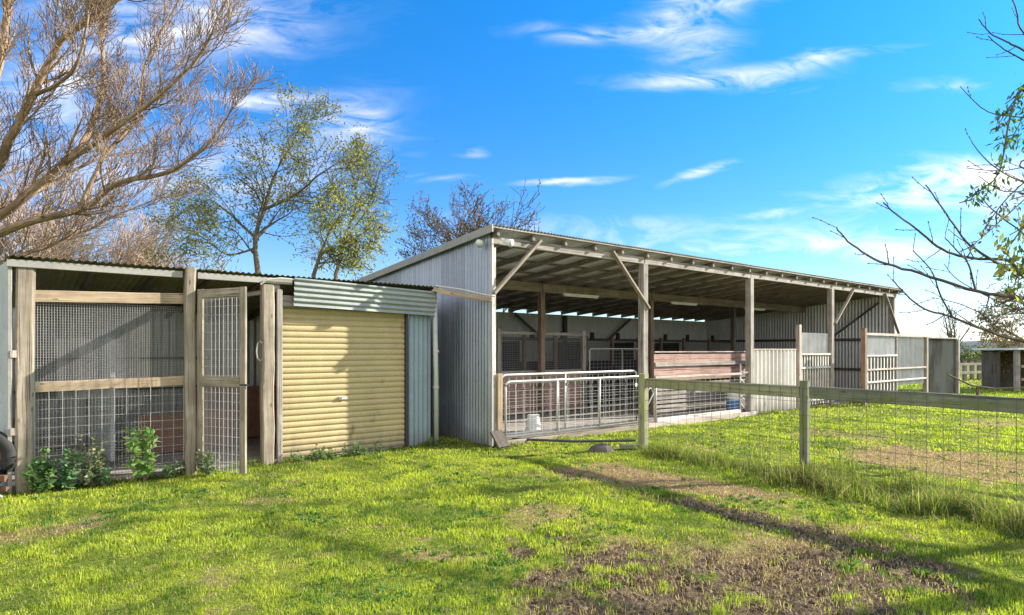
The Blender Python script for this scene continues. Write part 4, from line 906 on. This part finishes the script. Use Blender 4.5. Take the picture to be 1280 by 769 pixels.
# -- big bare tree at the left, trunk just outside the view
PB = dict(n=[6, 5, 5], wob=.11, up=[.26, .20, .12], tap=.35, rmin=.0055, lev=3, kids=[9, 8, 5], lo=.10, ang=(20, 55), rk=(.30, .50), lk=(.45, .72), L0=1.65)
tb = thing('bare_tree', 'large leafless tree with sweeping tan limbs rising over the kennel roof at left', 'tree', (-13.2, 13.5, 0), shed=False)
mb = MB(); tips = []
D0 = 13.0
T = lambda l: [at(px, py, Y) for px, py, Y in l]
trunk = [Vector((-13.2, 13.5, -.2)), Vector((-13.0, 13.4, 1.5)), at(-80, 330, 13.2), at(-55, 290, 13.2)]
mt = MB(); mt.tube(trunk, [.5, .42, .36, .33], 12); part('trunk', mt, BARK1, tb, True)
for l, r0, r1, c in [([(-80, 330, 13.2), (20, 283, 12.8), (100, 262, 12.4), (170, 230, 12), (240, 212, 11.6), (285, 175, 11.4), (318, 130, 11.2)], .17, .012, 17),
                  ([(-70, 320, 13.2), (10, 262, 13), (80, 205, 13), (118, 150, 13.2), (150, 95, 13.4), (152, 30, 13.6), (170, -40, 13.8)], .17, .03, 16),
                  ([(-60, 300, 13.2), (0, 200, 12.6), (40, 120, 12.3), (75, 55, 12.2), (140, 20, 12), (190, -15, 12)], .18, .04, 15),
                  ([(-85, 360, 13.2), (20, 322, 13.5), (90, 297, 14), (170, 268, 14.4), (235, 243, 14.8)], .11, .012, 13),
                  ([(80, 205, 13), (160, 165, 12.4), (220, 120, 12), (272, 70, 11.8), (300, 10, 11.6), (318, -30, 11.6)], .10, .012, 16),
                  ([(-60, 290, 13.2), (-20, 150, 13.6), (5, 50, 14), (15, -60, 14)], .24, .08, 11),
                  ([(100, 262, 12.4), (150, 200, 12.6), (190, 150, 13), (205, 80, 13.2), (240, 10, 13.4), (255, -30, 13.4)], .09, .012, 14),
                  ([(10, 262, 13), (60, 232, 14.5), (120, 200, 15), (200, 185, 15.6), (260, 140, 16)], .09, .01, 11),
                  ([(40, 120, 12.3), (90, 90, 11.8), (110, 20, 11.5), (125, -40, 11.4)], .08, .012, 11)]:
    curve_limb(mb, tips, [at(px-22 if px > 120 else px, py, Y) for px, py, Y in l], r0*.62, r1*.8, PB, int(c*1.6))
part('crown', mb, BARK1, tb, True)

def bare(name, label, px, Y, H_, seed, P=None, mat=BARK_TW, leaves=0, lcol=(.25, .14, .09), lean=0, group=None, spread=.5, ls=.09):
    random.seed(seed); x = (px-640)/FOC*Y; base = Vector((x, Y, 0)); t_ = thing(name, label, 'tree', base, shed=False, group=group)
    mb = MB(); tips = []; P_ = dict(n=[5, 4, 4], wob=.12, up=[.12, .08, .05], tap=.4, rmin=.009, lev=3, kids=[7, 5, 4], lo=.15, ang=(22, 50), rk=(.4, .6), lk=(.5, .75)); P_.update(P or {})
    tr = MB(); pts = [base+Vector((lean*k*.25+random.gauss(0, .04), random.gauss(0, .04), H_*.45*k/4-.1)) for k in range(5)]; tr.tube(pts, [H_*.022*(1-.12*k) for k in range(5)], 9); part('trunk', tr, mat, t_, True)
    for i in range(P_.get('main', 7)):
        a = i*2.4+random.random(); el = random.uniform(.55, 1.35); d = Vector((math.cos(a)*math.cos(el), math.sin(a)*math.cos(el), math.sin(el)))
        k = random.randint(2, 4); grow(mb, tips, pts[k]-Vector((0, 0, .1)), d, H_*random.uniform(.34, .56)*spread*2, H_*.011, 0, P_)
    if P_.get('thin'): pass
    part('crown', mb, mat, t_, False)
    if leaves:
        lv = Leaves()
        for pts, d in tips:
            for q in pts[1:]:
                if random.random() < leaves:
                    for _ in range(P_.get('lc', 1)): lv.leaf(q+rv3(ls*P_.get('lj', .8)), rv3(1), ls*random.uniform(.7, 1.3), ls*.6, jit(random.choice(lcol) if isinstance(lcol, list) else lcol))
        if lv.co: lv.link('leaves', t_, base)
    return t_
for i, (px, Y, H_, lab) in enumerate([(10, 27, 9.0, 'pinkish leafless tree behind the kennel, at the left edge'), (95, 30, 9.6, 'pinkish leafless tree behind the kennel, below the big sweeping limbs'), (180, 33, 8.6, 'small pinkish leafless tree behind the kennel roof, nearest the green tree')]):
    bare('winter_tree', lab, px, Y, H_, 40+i, dict(kids=[8, 6, 5], rmin=.011), BARK_TW, group='leafless trees behind the kennel')

# -- sparse green tree behind the kennel
def leafy(name, label, basepx, Y, limbs, seed, P, mat, cols, ls, dens, r0=.14, lc=3, cat='tree', sp_=.16, extra_base=None):
    random.seed(seed); base = extra_base or Vector(((basepx-640)/FOC*Y, Y, 0)); t_ = thing(name, label, cat, base, shed=False)
    mb = MB(); tips = []; tr = MB(); f = limbs[0]
    first = [at(*p) for p in f[0]]; tr.tube([base-Vector((0, 0, .2)), base.lerp(first[0], .5), first[0]], [f[1]*1.15, f[1]*1.05, f[1]], 10); part('trunk', tr, mat, t_, True)
    for l, ra, rb, c in limbs: curve_limb(mb, tips, [at(*p) for p in l], ra, rb, P, c)
    part('crown', mb, mat, t_, False)
    lv = Leaves()
    for pts, d in tips:
        tipcol = random.choice(cols)
        for q in pts[1:]:
            if random.random() < dens:
                for _ in range(lc): lv.leaf(q+rv3(sp_), Vector((random.gauss(0, .7), random.gauss(0, .7), random.gauss(-.35, .6))), ls*random.uniform(.6, 1.3), ls*.42, jit(tipcol))
    lv.link('leaves', t_, base); return t_
PG = dict(n=[5, 4, 3], wob=.16, up=[.06, .02, 0], tap=.4, rmin=.010, lev=3, kids=[6, 5, 4], lo=.15, ang=(28, 62), rk=(.4, .6), lk=(.5, .75), L0=2.6)
GREENS = [(.18, .20, .05), (.26, .28, .08), (.33, .33, .11), (.20, .20, .06)]
leafy('green_tree', 'tall sparse green tree with a leaning dark trunk behind the kennel roof', 323, 24,
      [([(323, 345, 24), (319, 300, 24), (330, 262, 24), (345, 215, 24), (365, 180, 24), (382, 145, 24)], .115, .02, 17),
       ([(330, 262, 24), (370, 243, 23.5), (400, 218, 23), (430, 200, 23)], .07, .015, 12),
       ([(322, 300, 24), (290, 270, 24.5), (262, 250, 25), (245, 262, 25)], .06, .012, 10), ([(319, 310, 24), (285, 318, 23.5), (258, 300, 23), (240, 290, 23)], .05, .01, 9)],
      71, PG, BARK2, GREENS, .13, .42, sp_=.18, lc=7)
leafy('young_tree', 'slim green tree with a wide thin crown between the green tree and the iron shed', 428, 26,
      [([(420, 345, 26), (430, 300, 26), (445, 255, 26), (440, 215, 26)], .09, .02, 12), ([(430, 300, 26), (460, 262, 26), (478, 232, 26)], .05, .012, 9), ([(430, 310, 26), (405, 270, 26), (395, 240, 26)], .05, .012, 8)],
      72, PG, BARK2, GREENS, .125, .26, sp_=.17, lc=6)
leafy('yellow_tree', 'low yellow-green willow crown just above the cream roller door roof', 400, 20,
      [([(392, 345, 20), (400, 318, 20), (412, 290, 20), (425, 268, 20)], .07, .015, 11), ([(400, 318, 20), (440, 300, 20), (462, 285, 20)], .05, .012, 9), ([(396, 330, 20), (430, 325, 20), (455, 318, 20)], .04, .01, 8)],
      73, dict(PG, L0=1.15), BARK2, [(.36, .36, .09), (.44, .40, .12), (.26, .31, .08)], .11, .42, sp_=.2, lc=5)
bare('autumn_tree', 'nearly bare tree with a few brown leaves behind the iron shed roof', 602, 32, 10.2, 90, dict(kids=[7, 6, 4], rmin=.014, lc=2, main=9), BARK3, .5, [(.25, .12, .07), (.17, .11, .06), (.12, .13, .05)], spread=.44, ls=.13)
bare('small_bare_tree', 'tiny bare tree standing far behind the dark stained panel', 1189, 34, 4.6, 91, dict(kids=[4, 3, 2], lev=2, rmin=.012), BARK3, spread=.42)
leafy('pine_tree', 'brownish feathery evergreen at the right edge behind the small far shelter', 1300, 26,
      [([(1300, 430, 26), (1290, 400, 26), (1275, 375, 26), (1262, 360, 26)], .12, .02, 12), ([(1300, 440, 26), (1270, 420, 26), (1245, 408, 26), (1232, 400, 26)], .06, .012, 12), ([(1295, 400, 26), (1320, 380, 26), (1340, 350, 26)], .08, .02, 9), ([(1290, 445, 26), (1265, 440, 26)], .05, .01, 7)],
      74, dict(PG, L0=1.3), BARK2, [(.30, .23, .12), (.42, .26, .15), (.20, .19, .09)], .16, .6, sp_=.2, lc=2)

# -- near tree at the right: bare drooping branches reaching into the view
random.seed(15)
near = thing('orchard_tree', 'near leafless tree reaching in from the right with long budding branches', 'tree', (10.0, 6.2, 0), shed=False)
mb = MB(); tr = MB(); tips = []
tk = [Vector((10.0, 6.2, -.2)), Vector((9.98, 6.22, 1.4)), Vector((10.0, 6.3, 2.6)), Vector((10.1, 6.3, 4.6)), Vector((10.2, 6.4, 7.0))]
tr.tube(tk, [.20, .17, .14, .11, .035], 12); part('trunk', tr, BARK3, near, True)
PN = dict(n=[4, 3], wob=.10, up=[.10, .05], tap=.45, rmin=.005, lev=1, kids=[3, 2], lo=.3, ang=(30, 60), rk=(.45, .65), lk=(.35, .6), L0=.8)
NODES = [at(1405, 392, 9.3), at(1400, 235, 9.6), at(1395, 95, 9.6)]       # three boughs fork from the trunk and carry the branches
for q, zt_ in zip(NODES, (1.5, 2.7, 4.2)):
    f0 = Vector((10.0, 6.28, zt_)); curve_limb(mb, [], [f0, f0.lerp(q, .35)+Vector((.15, .1, .25)), f0.lerp(q, .7)+Vector((-.1, .05, .1)), q], .042, .028, PN, 2, 5, .3)
for l, r0, r1, c in [([(1345, 372, 6.5), (1280, 372, 6.3), (1222, 364, 6.2), (1150, 342, 6.1), (1100, 327, 6.0), (1065, 306, 5.9), (1046, 284, 5.9)], .028, .006, 9),
                     ([(1345, 350, 6.6), (1280, 346, 6.5), (1262, 326, 6.5), (1215, 323, 6.4), (1178, 312, 6.3), (1148, 288, 6.3), (1120, 268, 6.2), (1104, 253, 6.2)], .026, .006, 9),
                     ([(1262, 338, 6.5), (1235, 322, 6.4), (1208, 302, 6.4), (1182, 266, 6.3), (1157, 231, 6.2)], .018, .006, 6),
                     ([(1345, 440, 6.6), (1280, 427, 6.4), (1230, 412, 6.3), (1190, 396, 6.2), (1155, 386, 6.1), (1128, 364, 6.1), (1116, 349, 6.1)], .022, .005, 9),
                     ([(1190, 396, 6.2), (1175, 368, 6.2), (1165, 340, 6.2), (1141, 313, 6.2)], .011, .005, 4),
                     ([(1220, 364, 6.2), (1210, 330, 6.2), (1195, 312, 6.3), (1181, 297, 6.3)], .012, .005, 4),
                     ([(1345, 100, 6.7), (1280, 64, 6.5), (1258, 52, 6.5), (1238, 42, 6.5), (1223, 24, 6.5)], .015, .005, 4),
                     ([(1340, 115, 6.7), (1280, 76, 6.5), (1255, 62, 6.5), (1235, 45, 6.5)], .012, .005, 3),
                     ([(1340, 90, 6.7), (1280, 42, 6.5), (1271, 15, 6.5), (1262, -10, 6.5)], .013, .006, 4),
                     ([(1345, 180, 6.9), (1290, 150, 6.8), (1235, 140, 6.8), (1200, 108, 6.8)], .011, .004, 3),
                     ([(1345, 250, 6.9), (1280, 228, 6.8), (1248, 212, 6.7), (1225, 192, 6.7), (1212, 172, 6.7)], .013, .004, 4),
                     ([(1345, 270, 6.9), (1280, 242, 6.8), (1250, 238, 6.8), (1223, 220, 6.8)], .010, .004, 3),
                     ([(1345, 230, 6.9), (1290, 210, 6.8), (1250, 214, 6.8), (1208, 210, 6.8)], .009, .004, 3),
                     ([(1345, 400, 6.6), (1285, 385, 6.6), (1240, 395, 6.6), (1200, 380, 6.7), (1165, 372, 6.7)], .010, .004, 8),
                     ([(1345, 330, 6.6), (1290, 300, 6.6), (1270, 285, 6.6), (1240, 262, 6.6), (1225, 245, 6.6)], .014, .005, 6),
                     ([(1345, 420, 6.6), (1300, 400, 6.6), (1250, 378, 6.6), (1200, 352, 6.7), (1180, 330, 6.7)], .010, .004, 8)]:
    pts = [at(a, b_, c_*1.45) for a, b_, c_ in l]; r0 *= 1.45; r1 *= 1.45
    if l[0][0] > 1320: pts = [min(NODES, key=lambda q: (q-pts[0]).length)]+pts
    curve_limb(mb, tips, pts, r0, r1, PN, c, 5, .25)
for pts, d in tips:                                             # buds
    for q in pts[1:]: mb.tube([q-d*.009, q+d*.017], [.009, .006], 4)
part('branches', mb, BARK3, near, False)

# -- leafy tree at the right edge with hanging sprays
random.seed(16)
lt = thing('pepper_tree', 'green tree at the right edge with leafy sprays hanging among the bare branches', 'tree', (7.2, 2.7, 0), shed=False)
tr = MB(); tr.tube([Vector((7.2, 2.7, -.2)), Vector((7.15, 2.8, 2)), Vector((7.1, 2.9, 3.7)), Vector((7.0, 3.2, 5.2))], [.2, .17, .12, .06], 12); part('trunk', tr, BARK2, lt, True)
mb = MB(); lv = Leaves()
def spray(l, r0, cols, n, L, sp_):
    l = [(a, b_, c_*.66) for a, b_, c_ in l]; r0 *= .7; L *= .66; sp_ *= .66
    pts = [Vector((7.1, 2.9, 3.6))]+[at(*p) for p in l]; out = curve_limb(mb, [], pts, r0, .003, dict(PN, L0=.3), 3, 6, .3)
    n = int(n*.62)
    for i in range(n):
        t = random.random()**.8; k = min(len(out)-2, int(t*(len(out)-1))); q = out[k].lerp(out[k+1], random.random())+rv3(sp_*(.4+.6*(1-t)))
        lv.leaf(q, Vector((random.gauss(0, .5), random.gauss(0, .5), random.gauss(-.8, .4))), L*random.uniform(.6, 1.2), L*.34, jit(random.choice(cols), .35))
G2 = [(.07, .14, .04), (.11, .20, .05), (.15, .25, .07), (.05, .10, .03)]; Y2 = [(.42, .40, .07), (.26, .30, .06), (.42, .36, .10)]; B2 = [(.20, .17, .10), (.13, .13, .08), (.24, .19, .12)]
spray([(1400, 40, 8.1), (1310, 90, 7.4), (1275, 115, 7.2), (1262, 150, 7.1), (1254, 195, 7.0), (1245, 222, 6.9), (1222, 240, 6.9), (1213, 250, 6.9)], .02, G2, 420, .085, .10)
spray([(1400, 60, 8.1), (1330, 110, 7.4), (1290, 130, 7.2), (1272, 160, 7.2), (1262, 180, 7.1)], .014, G2, 330, .085, .16)
spray([(1400, 30, 8.1), (1330, 70, 7.4), (1285, 105, 7.2), (1258, 140, 7.2), (1248, 158, 7.1)], .014, G2, 160, .08, .10)
spray([(1340, 180, 7.6), (1290, 220, 7.2), (1262, 245, 7.1), (1240, 272, 7.0), (1232, 288, 7.0)], .012, B2, 170, .085, .10)
spray([(1360, 230, 7.6), (1310, 260, 7.4), (1280, 285, 7.3), (1262, 310, 7.3), (1254, 345, 7.2)], .014, Y2, 240, .13, .12)
spray([(1360, 200, 7.6), (1310, 220, 7.4), (1280, 250, 7.3), (1235, 290, 7.3), (1215, 308, 7.2)], .010, Y2+B2, 90, .10, .07)
spray([(1360, 260, 7.6), (1320, 290, 7.4), (1290, 310, 7.3), (1275, 340, 7.3), (1272, 365, 7.2)], .014, Y2+G2, 220, .13, .12)
part('branches', mb, BARK2, lt, False); lv.link('leaves', lt, Vector((7.2, 2.7, 0)))

# -- weeds along the kennel
def weed(label, px, h, n, cols, L, seed, w=.45, name='weed', v=None):
    random.seed(seed); s = spx(px, KV-.22 if v is None else v); base = sv(s, KV-.22 if v is None else v, 0); t_ = thing(name, label, 'plant', base, shed=False, group='weeds along the kennel wall')
    st = MB(); lv = Leaves()
    for i in range(n):
        a = random.uniform(0, 6.28); sp_ = random.uniform(0, .28)*w; d = Vector((math.cos(a)*sp_, math.sin(a)*sp_, 1)).normalized(); hh = h*random.uniform(.5, 1.05)
        p = base+Vector((math.cos(a), math.sin(a), 0))*random.uniform(0, .13)*w*2; pts = [base-Vector((0, 0, .01))]+[p+d*hh*k/4+rv3(.006*k) for k in range(1, 5)]; st.tube(pts, [.005, .005, .004, .003, .002], 4)
        for k in range(int(34*hh/.4)+6):
            t = .1+.9*random.random(); j = min(3, int(t*4)); q = pts[j].lerp(pts[j+1], t*4-j); b_ = random.uniform(0, 6.28)
            lv.leaf(q, Vector((math.cos(b_), math.sin(b_), random.uniform(-.3, .5))), L*random.uniform(.6, 1.3)*(1.2-.6*t), L*.55, jit(random.choice(cols), .3))
    part('stems', st, BARK2, t_); lv.link('leaves', t_, base); return t_
WG = [(.13, .26, .08), (.18, .33, .11), (.09, .19, .06)]; WP = [(.42, .46, .30), (.55, .55, .42), (.22, .28, .14), (.12, .2, .07)]; WB = [(.09, .21, .09), (.13, .26, .11), (.20, .32, .17)]
weed('light green leafy weed at the foot of the crooked kennel corner post', 50, .50, 8, WG, .085, 1)
weed('dark green bushy weed second from the crooked corner post', 84, .50, 8, WB, .08, 2)
weed('pale seeding weed with whitish leaves before the wide mesh', 115, .58, 12, WP, .06, 3, .6)
weed('low dark weed under the pale seeding weed', 132, .26, 8, WB, .06, 4)
weed('tall bright weed with broad round leaves before the wide mesh', 183, .70, 4, [(.18, .34, .08), (.28, .44, .15), (.40, .50, .28)], .12, 5, .45)
weed('low green weed between the tall bright weed and the middle post', 212, .22, 10, WG, .06, 6, .9)
weed('grey-green weed at the foot of the open mesh door', 262, .33, 11, WP[2:]+[(.28, .33, .24)], .06, 7, .7, v=KV-.4)
weed('low tangled weed at the left foot of the roller door', 392, .22, 12, WG+WP[2:], .05, 8, 1.2)
weed('small tangled weed at the middle foot of the roller door', 420, .18, 8, WG+WP[2:], .05, 9, 1.0)
weed('leafy green weed at the right foot of the roller door', 455, .22, 12, WG, .05, 10, 1.1)
weed('short green weed at the foot of the pale green downpipe', 545, .14, 7, WG, .045, 11, .8)

# ------------------------------------------------------------------ far right: shelter, fence, hedge
random.seed(33)
fx, fy = 20.2, 25.0
t_ = thing('animal_shelter', 'small dark timber shelter with pale posts at the right edge beyond the yard', 'shelter', (fx, fy, 0), shed=False)
b = MB(); b.beam((fx-.9, fy, 1.62), (fx+4, fy, 1.66), 2.4, .07); part('roof', b, ROOF_UNDER, t_)
b = MB(); b.box(fx-.6, fx+3.8, fy+1.0, fy+1.05, 0, 1.56); b.box(fx-.6, fx-.55, fy+.1, fy+1.0, 0, 1.5); part('wall', b, WOOD_DARK, t_)
for q in (-.7, -.1, .55, 2.0, 3.5): b = MB(); b.beam((fx+q, fy-.9, 0), (fx+q, fy-.9, 1.57), .16, .14); part('post', b, WOOD_GREY, t_)
for z in (.95, .45): b = MB(); b.beam((fx-.6, fy-.98, z), (fx+3.5, fy-.98, z), .04, .1); part('rail', b, WOOD_PALE, t_)
t_ = thing('far_fence', 'distant post and rail fence across the pasture beyond the yard panel', 'fence', (20, 32, 0), shed=False)
def far_run(p, q, n):
    p, q = Vector(p), Vector(q)
    for i in range(n+1):
        c = p.lerp(q, i/n); b = MB(); b.beam(c, c+Vector((0, 0, 1.02)), .16, .14); part('post', b, WOOD_RAFT, t_)
    for z in (.85, .42): b = MB(); b.beam(p+Vector((0, -.08, z)), q+Vector((0, -.08, z)), .05, .13); part('rail', b, WOOD_RAFT, t_)
far_run((20.6, 30.5, 0), (26.2, 33.5, 0), 9); far_run((34, 34.3, 0), (62, 66, 0), 10); far_run((23.0, 32.2, 0), (30.5, 46, 0), 7)
b = MB()
x, y = 21.0, 23.0
pts = [at(1186, 469, 20), at(1215, 482, 20), at(1245, 486, 20), at(1290, 484, 20)]
b.tube(pts, [.03, .03, .028, .025], 6); b.tube([at(1222, 484, 20), Vector((at(1222, 484, 20).x, 20, 0))], .05, 6)
solo('fallen_branch', b, BARK2, 'curved grey branch propped on a stub in the pasture beyond the fence', 'branch', (pts[0].x, 20, 0), shed=False)
for i, (px, Y, rx, h, lab) in enumerate([(1205, 75, 4.2, 2.1, 'low dark shrub beyond the distant fence, nearest the stained panel'), (1222, 80, 3.5, 2.0, 'low dark shrub beyond the distant fence, in the middle of the gap'), (1240, 78, 4.0, 2.3, 'low dark shrub beyond the distant fence, beside the shelter')]):
    x = (px-640)/FOC*Y; base = Vector((x, Y, 0)); t_ = thing('shrub', lab, 'shrub', base, shed=False, group='shrubs beyond the distant fence'); lv = Leaves()
    for k in range(900):
        a = random.uniform(0, 6.28); r = math.sqrt(random.random()); z = random.random()*h*math.sqrt(max(0, 1-r*r))*(.7+.5*math.sin(a*2+i))
        lv.leaf(base+Vector((rx*.5*r*math.cos(a), rx*.4*r*math.sin(a), z)), rv3(1), .35, .2, jit((.09, .12, .05)))
    tr = MB(); tr.tube([base, base+Vector((0, 0, h*.5))], [.12, .05], 6); part('stem', tr, BARK2, t_); lv.link('foliage', t_, base)
print('objects', len(bpy.data.objects))
